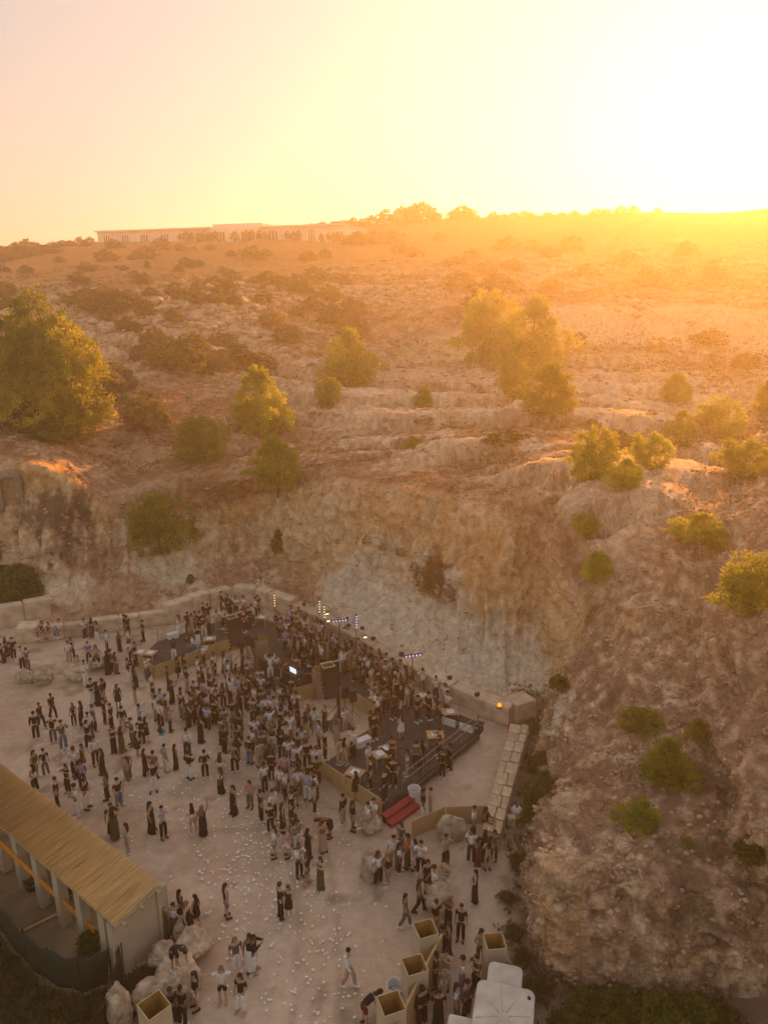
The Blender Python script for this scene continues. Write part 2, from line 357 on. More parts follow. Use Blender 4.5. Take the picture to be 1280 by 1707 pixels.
_F = np.stack([_idx[:-1, :-1], _idx[1:, :-1], _idx[1:, 1:], _idx[:-1, 1:]], -1).reshape(-1, 4)
BVH = BVHTree.FromPolygons([tuple(v) for v in T.reshape(-1, 3)], [tuple(f) for f in _F.tolist()])
def tone(px, py, rx, rz, colr, amt, nz=streak, rag=.6):
    """a stain, seam or fresh break on the rock round one place, ragged by noise"""
    global A
    h = BVH.ray_cast(Vector((0, 0, CAM_H)), Vector(pdir(px, py)).normalized(), 2000)[0]
    if h is None: return
    d = np.sqrt(((X - h.x) ** 2 + (Yc - h.y) ** 2) / rx ** 2 + (Zc - h.z) ** 2 / rz ** 2) + rag * nz + .35 * n_hi + .55 * sU + .3 * sU2
    A = mixc(A, c3(*colr) * (1 + .3 * np.clip(n_hi + streak2, -1, 1))[..., None], amt * sstep(1.15, .65, d))
WH, CREAM, OCH, BRN, DRK = (.76, .66, .52), (.66, .52, .35), (.60, .37, .18), (.34, .20, .12), (.12, .085, .06)
for a in ((600, 985, 4.5, 1.6, WH, .9), (660, 1005, 4.5, 2.0, WH, .9), (720, 1030, 4.5, 2.4, WH, .95), (790, 1080, 4.5, 2.6, WH, .95), (850, 1115, 3.0, 2.2, WH, .9), (600, 950, 3, 1.2, WH, .7), (740, 985, 2.6, 1.4, WH, .7),
          (330, 900, 3.0, 2.2, CREAM, .8), (480, 880, 3.5, 2.2, CREAM, .8), (560, 860, 3.0, 2.4, CREAM, .7), (225, 920, 3.0, 1.8, (.74, .62, .45), .8), (120, 975, 3.5, 1.2, (.72, .60, .44), .7), (280, 945, 3.0, 1.5, (.76, .66, .5), .8),
          (640, 860, 4.0, 2.0, OCH, .6), (760, 900, 4.5, 2.4, OCH, .7), (860, 960, 5.0, 3.0, OCH, .75), (400, 850, 3.0, 1.0, OCH, .6), (60, 800, 3.0, 1.6, (.62, .38, .17), .8), (920, 1040, 4.0, 2.5, OCH, .6),
          (405, 958, 1.7, 1.6, BRN, .9), (725, 955, 1.8, 1.6, DRK, .95), (650, 890, 1.5, .8, BRN, .6), (440, 800, 3, 1, BRN, .6), (350, 830, 2.0, 2.0, BRN, .6),  # first brown spot and the dark one paint shade in cliff hollows
          (80, 860, 3.2, 2.2, DRK, .85), (120, 885, 2.2, 2.0, DRK, .6), (30, 880, .5, 3.0, DRK, .8), (170, 930, 2.5, 1.6, BRN, .8), (100, 920, 2.6, 1.0, DRK, .55), (210, 985, 3.0, 1.0, BRN, .7),
          (925, 1185, 2.2, .8, WH, .8), (950, 1165, 1.6, .6, WH, .7), (945, 1330, .8, 1.2, (.6, .46, .3), .8), (915, 1450, 1.2, 1.6, (.55, .38, .22), .7), (905, 1530, .7, 1.0, (.55, .28, .08), .8), (950, 1560, .8, 2.0, (.50, .30, .16), .7)):
    tone(*a)
A = A * (1.26 + .22 * (lowc * (1 - spur)))[..., None]
A = np.clip(A * np.minimum(1, .84 / A.max(axis=2))[..., None], .02, .86)

idx = np.arange(NU * NV).reshape(NU, NV)
F = np.stack([idx[:-1, :-1], idx[1:, :-1], idx[1:, 1:], idx[:-1, 1:]], -1).reshape(-1, 4)
hill_me = me_np('hillside', T.reshape(-1, 3), F, True)
ca = hill_me.color_attributes.new('rock_colour', 'FLOAT_COLOR', 'POINT')
ca.data.foreach_set('color', np.concatenate([A.reshape(-1, 3), np.ones((NU * NV, 1))], 1).astype(np.float32).ravel())
def terrain_mat(name, attr=None, base=None, s1=1.4, s2=9.0, bump=.5, crack=False, lo=.45, hi=1.52):
    m, nt, b = new_mat(name); N = nt.nodes.new; L = nt.links.new
    tc = N('ShaderNodeTexCoord')
    n1 = N('ShaderNodeTexNoise'); n1.inputs['Scale'].default_value = s1; n1.inputs['Detail'].default_value = 8; n1.inputs['Roughness'].default_value = .65
    n2 = N('ShaderNodeTexNoise'); n2.inputs['Scale'].default_value = s2; n2.inputs['Detail'].default_value = 6; n2.inputs['Roughness'].default_value = .7
    L(tc.outputs['Object'], n1.inputs['Vector']); L(tc.outputs['Object'], n2.inputs['Vector'])
    ad = N('ShaderNodeMath'); ad.operation = 'ADD'; L(n1.outputs[0], ad.inputs[0]); L(n2.outputs[0], ad.inputs[1])
    mr = N('ShaderNodeMapRange'); mr.inputs[1].default_value = .65; mr.inputs[2].default_value = 1.35; mr.inputs[3].default_value = lo; mr.inputs[4].default_value = hi
    L(ad.outputs[0], mr.inputs[0])
    if attr:
        at = N('ShaderNodeAttribute'); at.attribute_name = attr; src = at.outputs['Color']
    else:
        rg = N('ShaderNodeRGB'); rg.outputs[0].default_value = (*base, 1); src = rg.outputs[0]
    vm = N('ShaderNodeVectorMath'); vm.operation = 'SCALE'; L(src, vm.inputs[0]); L(mr.outputs[0], vm.inputs['Scale'])
    L(vm.outputs[0], b.inputs['Base Color']); b.inputs['Roughness'].default_value = .95; b.inputs['Specular IOR Level'].default_value = .12
    bp = N('ShaderNodeBump'); bp.inputs['Strength'].default_value = bump; bp.inputs['Distance'].default_value = .25
    hgt = ad.outputs[0]
    if crack:
        mp = N('ShaderNodeMapping'); mp.inputs['Scale'].default_value = (1, 1, .55); L(tc.outputs['Object'], mp.inputs[0])
        wp = N('ShaderNodeMix'); wp.data_type = 'VECTOR'; wp.inputs[0].default_value = .35; L(mp.outputs[0], wp.inputs[4]); L(n1.outputs[1], wp.inputs[5])
        vo = N('ShaderNodeTexVoronoi'); vo.feature = 'DISTANCE_TO_EDGE'; vo.inputs['Scale'].default_value = 1.5; L(wp.outputs[1], vo.inputs['Vector'])
        cl_ = N('ShaderNodeMapRange'); cl_.inputs[1].default_value = 0; cl_.inputs[2].default_value = .12; cl_.inputs[3].default_value = 0; cl_.inputs[4].default_value = .9; L(vo.outputs[0], cl_.inputs[0])
        a2 = N('ShaderNodeMath'); a2.operation = 'ADD'; L(ad.outputs[0], a2.inputs[0]); L(cl_.outputs[0], a2.inputs[1]); hgt = a2.outputs[0]
    L(hgt, bp.inputs['Height']); L(bp.outputs[0], b.inputs['Normal'])
    return m
hill = mesh_obj('hillside', hill_me, terrain_mat('hill_rock', 'rock_colour', bump=.75, crack=True), kind='structure')
hill['label'] = 'dry rocky hillside with cut quarry cliffs rising to the ridge'

def hit(px, py):
    """where the sight line through a photo pixel meets the hillside (or the quarry floor)"""
    d = Vector(pdir(px, py)).normalized(); o = Vector((0, 0, CAM_H))
    h = BVH.ray_cast(o, d, 2000)
    g = None
    if d.z < 0:
        g = o + d * (CAM_H / -d.z)
    if h[0] is not None and (g is None or (h[0] - o).length < (g - o).length): return h[0], h[1]
    return (g, Vector((0, 0, 1))) if g is not None else (None, None)
def drop(x, y, z0=300):
    h = BVH.ray_cast(Vector((x, y, z0)), Vector((0, 0, -1)), 1000)
    return h[0].z if h[0] is not None and h[0].z > 0 else 0.0

# --- quarry floor: one sheet, fine in the yard, coarse to the edge
gx = np.concatenate([[-620, -300, -150, -90, -60], np.arange(-36, 18.01, .22), [45, 80, 150, 300, 620]])
gy = np.concatenate([[-620, -300, -120, -40, -10, 5], np.arange(15, 64.01, .22), [80, 120, 300, 620]])
GX, GY = np.meshgrid(gx, gy, indexing='ij')
inn = sstep(-60, -40, GX) * sstep(45, 28, GX) * sstep(5, 15, GY) * sstep(85, 66, GY)
GZ = inn * (.035 * fbm(GX * .25, GY * .25, 0 * GX, 3, 3) + .012 * fbm(GX * 1.3, GY * 1.3, 0 * GX, 3, 9)) - .02
gi = np.arange(GX.size).reshape(GX.shape)
GF = np.stack([gi[:-1, :-1], gi[1:, :-1], gi[1:, 1:], gi[:-1, 1:]], -1).reshape(-1, 4)
floor_me = me_np('quarry_floor', np.stack([GX, GY, GZ], -1).reshape(-1, 3), GF, True)
fb = mixc(np.array([.50, .37, .275])[None, None, :] + np.zeros(GX.shape + (3,)), np.array([.60, .455, .345])[None, None, :], sstep(-.4, .4, fbm(GX * .12, GY * .12, 0 * GX, 4, 61)))
fb = mixc(fb, np.array([.34, .25, .18])[None, None, :] + 0 * fb, .55 * sstep(.2, .5, fbm(GX * .3, GY * .3, 0 * GX, 4, 63)))
fb = mixc(fb, np.array([.66, .53, .42])[None, None, :] + 0 * fb, .55 * sstep(.12, .4, fbm(GX * .5, GY * .5, 0 * GX, 5, 69)))
for cx, cy, rr_, wv in ((-30, 20, 27.0, .25), (-30, 20, 28.7, .25), (20, 62, 38.0, .2), (20, 62, 39.6, .2), (-6, -10, 40.0, .22), (-6, -10, 41.7, .22)):    # tyre tracks pressed into the dust
    dd_ = np.abs(np.sqrt((GX - cx) ** 2 + (GY - cy) ** 2) + .5 * fbm(GX * .1, GY * .1, 0 * GX, 2, 73) - rr_)
    fb = mixc(fb, np.array([.33, .245, .18])[None, None, :] + 0 * fb, .5 * sstep(wv, wv * .3, dd_) * sstep(-.3, .2, fbm(GX * .35, GY * .35, 0 * GX, 3, 75)))
fb = mixc(fb, np.array([.22, .165, .125])[None, None, :] + 0 * fb, .6 * sstep(.38, .5, fbm(GX * .9, GY * .9, 0 * GX, 3, 77)))
olive_corner = sstep(-7.5, -12.5, GX + .35 * (GY - 22) + 1.2 * fbm(GX * .3, GY * .3, 0 * GX, 3, 65)) * sstep(27, 24, GY + GX * .25 + 1.0)
fb = mixc(fb, np.array([.13, .11, .055])[None, None, :] + 0 * fb, .85 * olive_corner)  # ground turns darker olive towards the near left corner
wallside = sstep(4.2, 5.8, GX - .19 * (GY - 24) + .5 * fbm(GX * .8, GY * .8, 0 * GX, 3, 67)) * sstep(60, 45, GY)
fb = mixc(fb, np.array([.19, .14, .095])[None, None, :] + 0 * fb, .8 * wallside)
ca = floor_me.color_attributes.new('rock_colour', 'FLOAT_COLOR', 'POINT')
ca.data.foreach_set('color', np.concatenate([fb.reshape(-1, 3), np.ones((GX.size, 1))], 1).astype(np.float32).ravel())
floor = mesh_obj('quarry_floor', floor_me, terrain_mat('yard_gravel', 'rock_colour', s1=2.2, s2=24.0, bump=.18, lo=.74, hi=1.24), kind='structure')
floor['label'] = 'compacted pale gravel floor of the old quarry'
# ================================================================== STONE WALLS
M_STONE = mat('limestone_block', (.60, .47, .34), var=.2, scale=2.2, bump=.45, bscale=9, obj_var=.2)
M_STONE2 = mat('limestone_slab', (.60, .46, .32), var=.14, scale=2.6, bump=.3, bscale=10, obj_var=.16)
def block_mesh(name, seed, n=2, jit=.018):
    rnd = random.Random(seed); bm = bmesh.new(); bmesh.ops.create_cube(bm, size=1.0)
    bmesh.ops.bevel(bm, geom=list(bm.edges), offset=.035, segments=1, affect='EDGES')
    for v in bm.verts: v.co += Vector((rnd.uniform(-jit, jit), rnd.uniform(-jit, jit), rnd.uniform(-jit, jit)))
    for v in bm.verts: v.co.z += .5
    me = bpy.data.meshes.new(name); bm.to_mesh(me); bm.free(); return me
BLK = [block_mesh('stone_block', 40 + i) for i in range(5)]
for b_ in BLK: b_.materials.append(M_STONE)
SLB = [block_mesh('stone_slab', 60 + i, jit=.03) for i in range(4)]
for b_ in SLB: b_.materials.append(M_STONE2)
def seg_blocks(parent, a, b, thick, h, ln, name='stone_block', meshes=BLK, z=0.0, side=1, dh=.04):
    """blocks laid end to end from a to b (front face line), body behind it"""
    a, b = Vector((a[0], a[1], 0)), Vector((b[0], b[1], 0)); d = b - a; L = d.length; n = max(1, round(L / ln)); d.normalize(); nr = Vector((-d.y, d.x, 0)) * side
    cuts = [0] + sorted((i + random.uniform(-.18, .18)) / n for i in range(1, n)) + [1]
    for i in range(n):
        l = (cuts[i + 1] - cuts[i]) * L - .05; c = a + d * (L * (cuts[i] + cuts[i + 1]) / 2) + nr * (thick / 2)
        o = mesh_obj(name, random.choice(meshes)); o.parent = parent
        o.location = c + Vector((0, 0, z)) - parent.location + nr * random.uniform(-.03, .03); o.rotation_euler = (0, 0, math.atan2(d.y, d.x) + random.uniform(-.012, .012))
        o.scale = (l, thick, h + random.uniform(-dh, dh))
wl = empty('stone_wall', G(170, 1055)); tag(wl, 'low wall of pale stone blocks with people sitting along it', 'wall')
seg_blocks(wl, G(66, 1071), G(281, 1040), .75, 1.1, 1.9)
wc = empty('stone_wall', G(400, 1015)); tag(wc, 'tall curved wall of big stone blocks behind the back corner of the deck', 'wall')
seg_blocks(wc, G(283, 1042), G(352, 1016), .95, 1.55, 2.6)
pts = [G(353, 1016), G(388, 1006), G(426, 1008), G(446, 1015), G(484, 1029)]
for a, b in zip(pts[:-1], pts[1:]): seg_blocks(wc, a, b, .95, 1.45, 2.0)
wr = empty('stone_wall', G(660, 1125)); tag(wr, 'long straight stone block wall running under the white cliff behind the deck', 'wall')
pts = [G(486, 1030), G(560, 1068), G(654, 1124), G(712, 1154), G(804, 1197), G(848, 1211)]
for a, b in zip(pts[:-1], pts[1:]): seg_blocks(wr, a, b, 1.0, 1.2, 2.3)
ww = empty('stone_wall', G(840, 1300)); tag(ww, 'wide stone wall topped with flat slabs leading toward the rocky spur foot', 'wall')
# inner and outer edges of its top at z = 0.95
il, ol = G(850, 1208, .95), G(882, 1210, .95); i2, o2 = G(803, 1383, .95), G(833, 1392, .95)
def lerp(a, b, t): return a + (b - a) * t
cuts = [0, .1, .19, .3, .4, .51, .62, .71, .81, .9, 1]
rzw = math.atan2(i2.y - il.y, i2.x - il.x)
for k in range(len(cuts) - 1):
    t0, t1 = cuts[k], cuts[k + 1]; tm = (t0 + t1) / 2; ca_, cb_ = lerp(il, i2, tm), lerp(ol, o2, tm)
    L = (i2 - il).length * (t1 - t0); wd = (cb_ - ca_).length
    o = mesh_obj('stone_block', random.choice(BLK)); o.parent = ww; o.location = Vector(((ca_.x + cb_.x) / 2, (ca_.y + cb_.y) / 2, 0)) - ww.location; o.rotation_euler = (0, 0, rzw)
    o.scale = (L - .02, wd, .86)
    split = random.choice((.35, .5, .62, .5))
    for s0, s1 in ((0, split), (split, 1)):
        c = lerp(ca_, cb_, (s0 + s1) / 2); o = mesh_obj('stone_slab', random.choice(SLB)); o.parent = ww
        o.location = Vector((c.x, c.y, .865)) - ww.location; o.rotation_euler = (random.uniform(-.01, .01), random.uniform(-.015, .015), rzw + random.uniform(-.02, .02))
        o.scale = (L - .05, wd * (s1 - s0) - .04, .12 + random.uniform(0, .05))
wf = empty('stone_wall', G(40, 1040)); tag(wf, 'plastered stone wall slanting off behind the square block', 'wall')
seg_blocks(wf, G(-120, 1075), G(88, 1032), .9, 1.75, 2.1)
sb = mesh_obj('stone_cube', BLK[1]); sb.location = G(50, 1066); sb.scale = (1.5, 1.3, 1.25); sb.rotation_euler = (0, 0, .15)
tag(sb, 'single square pale stone block standing at the end of the low wall', 'stone block')
cp = mesh_obj('corner_stone', SLB[2]); q = G(868, 1200, 0); cp.location = (q.x, q.y + .4, 0); cp.scale = (1.5, 1.3, 1.25); cp.rotation_euler = (0, 0, .5)
tag(cp, 'corner stone where the long wall meets the slab topped wall', 'stone block')

# ================================================================== STAGE DECK
DZ, PZ = .62, .98                                                   # deck level, top of the plywood fascias
M_DECK = mat('deck_carpet', (.085, .07, .065), var=.25, scale=3, bump=.1, bscale=60, rough=.95)
M_PLY = mat('plywood_fascia', (.50, .335, .165), var=.10, scale=1.2, bump=.06, bscale=40, rough=.7, obj_var=.06)
M_METAL = mat('grey_steel', (.33, .32, .31), metallic=.85, rough=.45, var=.08)
M_BLACK = mat('black_plastic', (.022, .021, .021), var=.2, scale=9, rough=.55)
M_RED = mat('red_carpet', (.42, .055, .06), var=.15, scale=10, bump=.1, bscale=80, rough=.95)
M_WHITE = mat('white_plastic', (.75, .74, .72), var=.06, scale=8, rough=.5)
M_WOOD = mat('light_wood', (.50, .33, .17), var=.15, scale=5, bump=.05, rough=.7)
def D(px, py): p = G(px, py, PZ); return Vector((p.x, p.y, 0))
deck_pts = [D(232, 1090), D(257, 1110), D(392, 1061), D(408, 1058), D(424, 1096), D(426, 1112), D(492, 1147), D(540, 1133), D(592, 1153), D(636, 1182), D(626, 1210), D(592, 1230), D(533, 1266), D(637, 1332),
            D(674, 1310), D(800, 1208), D(735, 1180), D(655, 1136), D(560, 1080), D(487, 1042), D(440, 1024), D(390, 1020), D(300, 1050), D(262, 1062)]
stage = empty('stage_deck', G(560, 1140)); SL = stage.location
tag(stage, 'dark carpeted wooden party deck with plywood fascias wrapping round the booth', 'stage deck')
o = MB().prism([p - SL for p in deck_pts], 0, DZ).build('deck_floor', M_DECK, stage)
def fascia(i, j, z0=0.0, z1=PZ, seg=2.4, t=.05):
    a, b = deck_pts[i], deck_pts[j]; d = (b - a); L = d.length; d.normalize(); nr = Vector((d.y, -d.x, 0)); n = max(1, round(L / seg))
    for k in range(n):
        c = a + d * (L * (k + .5) / n) + nr * (t / 2 + .004)
        MB().box((c.x - SL.x, c.y - SL.y, (z0 + z1) / 2), (L / n - .012, t, z1 - z0), math.atan2(d.y, d.x)).build('fascia_panel', M_PLY, stage)
for i, j in ((0, 1), (1, 2), (3, 4), (6, 7), (7, 8), (8, 9), (9, 10), (10, 11), (12, 13)): fascia(i, j)
# booth front is black
a, b = deck_pts[5], deck_pts[6]; d = (b - a); L = d.length; d.normalize(); c = (a + b) / 2 + Vector((d.y, -d.x, 0)) * .05 - SL
MB().box((c.x, c.y, .36), (L, .08, .72), math.atan2(d.y, d.x)).build('booth_front_panel', M_BLACK, stage)
def railing(pts, z0, h=1.0, post=1.6):
    root = mesh_obj('railing', bpy.data.meshes.new('railing'), None, stage)
    mb = MB()
    for a, b in zip(pts[:-1], pts[1:]):
        a, b = Vector((a.x, a.y, z0)) - SL, Vector((b.x, b.y, z0)) - SL
        for hh in (h, h * .55): mb.tube(a + Vector((0, 0, hh)), b + Vector((0, 0, hh)), .028, n=6)
        n = max(1, round((b - a).length / post))
        for k in range(n + 1):
            p = lerp(a, b, k / n); mb.tube(p, p + Vector((0, 0, h)), .028, n=6)
    me = me_from('railing', mb.v, mb.f); me.materials.append(M_METAL); root.data = me
railing([deck_pts[14] + Vector((-.12, .05, 0)), deck_pts[15] + Vector((-.12, 0, 0)), deck_pts[16] + Vector((-.1, -.12, 0)), deck_pts[17] + Vector((-.1, -.12, 0)), deck_pts[18] + Vector((-.1, -.12, 0))], DZ)
railing([deck_pts[23] + Vector((.1, -.1, 0)), deck_pts[22] + Vector((0, -.12, 0)), deck_pts[21] + Vector((0, -.12, 0)), deck_pts[20] + Vector((-.1, -.12, 0)), deck_pts[19] + Vector((-.1, -.12, 0))], DZ)
# open steel skirt along the right edge
a, b = deck_pts[14] - SL, deck_pts[15] - SL
mb = MB()
for zz_ in (.12, .5): mb.tube(a + Vector((.06, -.03, zz_)), b + Vector((.06, -.03, zz_)), .03)
mb.build('deck_edge_beam', M_METAL, stage)
# red stairs
st = empty('stair', (D(637, 1332) + D(674, 1310)) / 2); tag(st, 'two step stair covered in red carpet at the deck corner', 'stairs')
a, b = D(640, 1336), D(676, 1312); d = (b - a); L = d.length; d.normalize(); nr = Vector((d.y, -d.x, 0)); rz_ = math.atan2(d.y, d.x)
for k, (zt, off) in enumerate(((.42, .22), (.21, .60))):
    c = (a + b) / 2 + nr * off - st.location
    t_ = MB().box((c.x, c.y, zt - .02), (L + .5, .38, .04), rz_).build('tread', M_RED, st); MB().box((c.x + nr.x * .17, c.y + nr.y * .17, (zt - .045) / 2), (L + .46, .03, zt - .05), rz_).build('riser', M_RED, st)
    MB().box((c.x - nr.x * .0, c.y, (zt - .045) / 2), (L + .40, .28, zt - .05), rz_).build('step_frame', M_BLACK, st)

# ------------------------------------------------------------------ booth table and its gear
bt = empty('booth_table', (D(440, 1106) + D(500, 1138)) / 2 + Vector((0, 0, DZ))); a, b = D(436, 1104), D(497, 1136)
d = b - a; L = d.length; rz_ = math.atan2(d.y, d.x); bt.rotation_euler = (0, 0, rz_)
tag(bt, 'long black booth table with mixing gear behind the crowd', 'table')
MB().box((0, .0, .88), (L, .85, .06)).build('table_top', M_BLACK, bt)
MB().box((0, -.40, .43), (L - .04, .04, .84)).build('front_cloth', M_BLACK, bt)
for sx in (-1, 1):
    for sy in (-1, 1): MB().box((sx * (L / 2 - .08), sy * .33, .425), (.06, .06, .85)).build('leg', M_METAL, bt)
def place_on(root, name, x, y, z, dims, m, label, cat, group=None, detail=None):
    p = root.matrix_basis @ Vector((x, y, z)) if False else Vector(root.location) + Matrix.Rotation(root.rotation_euler.z, 3, 'Z') @ Vector((x, y, z))
    e = empty(name, p, root.rotation_euler.z); tag(e, label, cat, group)
    MB().box((0, 0, dims[2] / 2), dims).build('body', m, e, bevel=.01)
    return e
M_SCREEN = mat('bright_screen', (.7, .75, .8), var=.05, emit=((.75, .88, 1.0), .3))
M_GEAR = mat('gear_grey', (.05, .05, .055), var=.3, scale=20, rough=.4)
for x, nm, lb in ((-1.1, 'turntable', 'black deck player at the booth table end nearer the left tower'), (-.2, 'mixer', 'black mixer in the middle of the booth table'), (.7, 'turntable', 'black deck player beside the bright laptop on the booth table')):
    e = place_on(bt, nm, x, -.02, .91, (.42 if nm != 'mixer' else .34, .42, .11), M_GEAR, lb, nm)
    if nm == 'turntable': MB().lathe([(.14, .111), (.145, .125), (.03, .13)], n=16).build('jog_wheel', M_METAL, e)
    else:
        for k in range(6): MB().lathe([(.02, .111), (.018, .14)], (-.11 + .045 * k, .08, 0), n=6).build('knob', M_METAL, e)
lt = place_on(bt, 'laptop', 1.35, .05, .91, (.4, .28, .02), M_METAL, 'open laptop with a bright white screen on the booth table', 'laptop')
sc_ = MB().box((0, -.16, .17), (.62, .015, .34)).build('screen', M_SCREEN, lt)

# ------------------------------------------------------------------ speaker towers with hung line arrays
def tower(px, py, h, yaw, label, alabel):
    p = G(px, py); t = empty('speaker_tower', p, yaw); tag(t, label, 'speaker tower', 'speaker towers')
    MB().box((0, 0, h / 2 + .1), (.16, .16, h)).build('mast', M_BLACK, t)
    MB().box((.0, 0, .06), (1.3, 1.3, .08)).build('base_plate', M_BLACK, t)
    for s in ((1, 1), (1, -1), (-1, 1), (-1, -1)): MB().tube((s[0] * .75, s[1] * .75, .1), (0, 0, 1.5), .03).build('outrigger', M_METAL, t)
    mb = MB(); mb.tube((-1.1, 0, h + .1), (.35, 0, h + .1), .05); mb.tube((-.9, 0, h + .1), (0, 0, h - .6), .03); mb.build('top_beam', M_METAL, t)
    MB().tube((.12, .1, .1), (.12, .1, h * .55), .035).build('pole_wrap', mat('pale_tape', (.6, .62, .55), rough=.5), t)
    q = p + Matrix.Rotation(yaw, 3, 'Z') @ Vector((-.62, -.05, h + .02))
    ar = empty('line_array', q, yaw); tag(ar, alabel, 'loudspeaker', 'hung line arrays')
    fr = MB()
    for s in (-.3, .3): fr.tube((-.38, s, 0), (.34, s, 0), .03)
    for s in (-.36, .3): fr.tube((s, -.34, 0), (s, .34, 0), .03)
    fr.build('flying_frame', mat('yellow_steel', (.55, .5, .12), rough=.5), ar)
    ang = 0.0; pos = Vector((0, 0, -.08))
    for k in range(8):
        ang = -.105 * k; me_ = MB()
        w0, dpt, hh = .80, .66, .23
        vs = []
        for (xx, zz0) in ((-w0 / 2, 0), (w0 / 2, 0)):
            vs += [(xx, -dpt / 2, -hh), (xx, dpt / 2, -hh * .8), (xx, dpt / 2, -hh * .05), (xx, -dpt / 2, 0)]
        me_.add(vs, [(0, 1, 2, 3), (7, 6, 5, 4), (0, 4, 5, 1), (1, 5, 6, 2), (2, 6, 7, 3), (3, 7, 4, 0)])
        cb = me_.build('speaker_cabinet', M_BLACK, ar); cb.location = pos; cb.rotation_euler = (ang, 0, 0)
        pos = pos + Matrix.Rotation(ang, 3, 'X') @ Vector((0, 0, -hh - .012))
tower(405, 1120, 4.3, R(40), 'black speaker mast in the pocket nearer the back left deck', 'curved black line array hung from the mast left of the booth')
tower(565, 1210, 4.2, R(25), 'black speaker mast in the plywood pocket of the right deck', 'curved black line array hung from the mast right of the booth')

def stand_speaker(px, py, yaw, label, z=0.0):
    e = empty('stand_speaker', G(px, py, z), yaw); tag(e, label, 'loudspeaker', 'speakers on tripods')
    bx = MB(); bx.add([(-.22, -.2, 1.35), (.22, -.2, 1.35), (.15, .2, 1.35), (-.15, .2, 1.35), (-.22, -.2, 2.1), (.22, -.2, 2.1), (.15, .2, 2.1), (-.15, .2, 2.1)], [(3, 2, 1, 0), (4, 5, 6, 7), (0, 1, 5, 4), (1, 2, 6, 5), (2, 3, 7, 6), (3, 0, 4, 7)])
    c = bx.build('cabinet', M_BLACK, e, bevel=.02); MB().box((0, -.206, 1.72), (.38, .012, .66)).build('grille', M_GEAR, c)
    MB().tube((0, 0, .35), (0, 0, 1.35), .022).build('pole', M_BLACK, e)
    for k in range(3): MB().tube((0, 0, .75), (.5 * math.cos(k * 2.094), .5 * math.sin(k * 2.094), .02), .016).build('leg', M_BLACK, e)
stand_speaker(414, 1104, R(40), 'black speaker on a tripod just right of the left mast')
stand_speaker(425, 1107, R(40), 'black speaker on a tripod beside the open wooden box behind the booth')
stand_speaker(575, 1195, R(25), 'black speaker on a tripod close behind the right mast')
stand_speaker(588, 1201, R(25), 'black speaker on a tripod against the plywood pocket wall')

# ------------------------------------------------------------------ open square plaster columns
M_PLASTER = mat('cream_board', (.56, .45, .31), var=.07, scale=1.4, bump=.05, bscale=30, rough=.8, obj_var=.04)
M_PLYIN = mat('plywood_inside', (.46, .26, .07), var=.12, scale=3, rough=.7)
def box_column(px, py, wd, h, yaw, label, z=0.0, m=None):
    e = empty('box_column', G(px, py, z), yaw); tag(e, label, 'column', 'open topped square columns')
    t = .025
    for k, (dx, dy, sx, sy) in enumerate(((0, -wd / 2, wd, t), (wd / 2, 0, t, wd - t), (0, wd / 2, wd, t), (-wd / 2, 0, t, wd - t))):
        o = MB().box((dx, dy, h / 2), (sx, sy, h)).build('side_panel', m or M_PLASTER, e)
        ix, iy = (0, -dy / abs(dy) * (t / 2 + .004)) if dy else (-dx / abs(dx) * (t / 2 + .004), 0)
        MB().box((dx + ix, dy + iy, h * .6 - .003), ((sx - 3 * t) if sx > t else .006, (sy - 3 * t) if sy > t else .006, h * .8)).build('plywood_lining', M_PLYIN, o)
    MB().box((0, 0, h * .2), (wd - 3.4 * t, wd - 3.4 * t, .02)).build('inner_floor', M_PLYIN, e)
box_column(708, 1622, .74, 2.1, R(18), 'cream open topped column at the far end of the plywood screen')
box_column(690, 1685, .74, 2.1, R(18), 'cream open topped column in the middle of the plywood screen')
box_column(652, 1752, .76, 2.1, R(20), 'cream open topped column nearest below the white bin')
box_column(821, 1640, .70, 2.0, R(6), 'cream open topped column beside the small white roofed stall')
box_column(266, 1755, .80, 2.1, R(45), 'cream open topped column by the boulders turned cornerwise')
M_PINKBD = mat('dusty_board', (.34, .22, .16), var=.1)
box_column(437, 1108, .78, 2.0, R(30), 'wood rimmed open column behind the booth nearer the back', 0, M_PINKBD)
box_column(533, 1160, .78, 2.0, R(30), 'wood rimmed open column beside the right line array', 0, M_PINKBD)

# ------------------------------------------------------------------ small tables with cards
M_CARD = mat('pale_card', (.70, .74, .82), var=.05, rough=.5)
def menu_table(px, py, z, w_, d_, h, yaw, label, cards=1, cloth=None):
    e = empty('side_table', G(px, py, z), yaw); tag(e, label, 'table', 'small card tables on the deck')
    tp = MB().box((0, 0, h), (w_, d_, .04)).build('table_top', M_WOOD, e)
    for sx in (-1, 1):
        for sy in (-1, 1): MB().box((sx * (w_ / 2 - .05), sy * (d_ / 2 - .05), h / 2 - .01), (.045, .045, h - .02)).build('leg', M_WOOD, e)
    for k in range(cards):
        c = (k - (cards - 1) / 2) * w_ * .48
        MB().box((c, 0, h + .028), (min(.42, w_ * .5), d_ * .55, .012)).build('card_panel', M_CARD, tp)
menu_table(244, 1098, DZ, 1.5, .8, .5, R(-12), 'wide low table with two pale cards on the left deck corner', 2)
menu_table(350, 1074, DZ, .9, .7, .45, R(10), 'small table with a pale card by the left deck fascia')
menu_table(437, 1040, DZ, .9, .7, .55, R(-15), 'small card table in the back corner under the curved wall')
menu_table(592, 1304, DZ, .9, .75, .6, R(-25), 'small card table standing at the front plywood fascia')
menu_table(634, 1275, DZ, .9, .75, .7, R(30), 'small card table in front of the one with a yellow bowl')
tq = menu_table(645, 1266, DZ, .8, .7, .7, R(30), 'small table carrying a yellow bowl on the right deck')
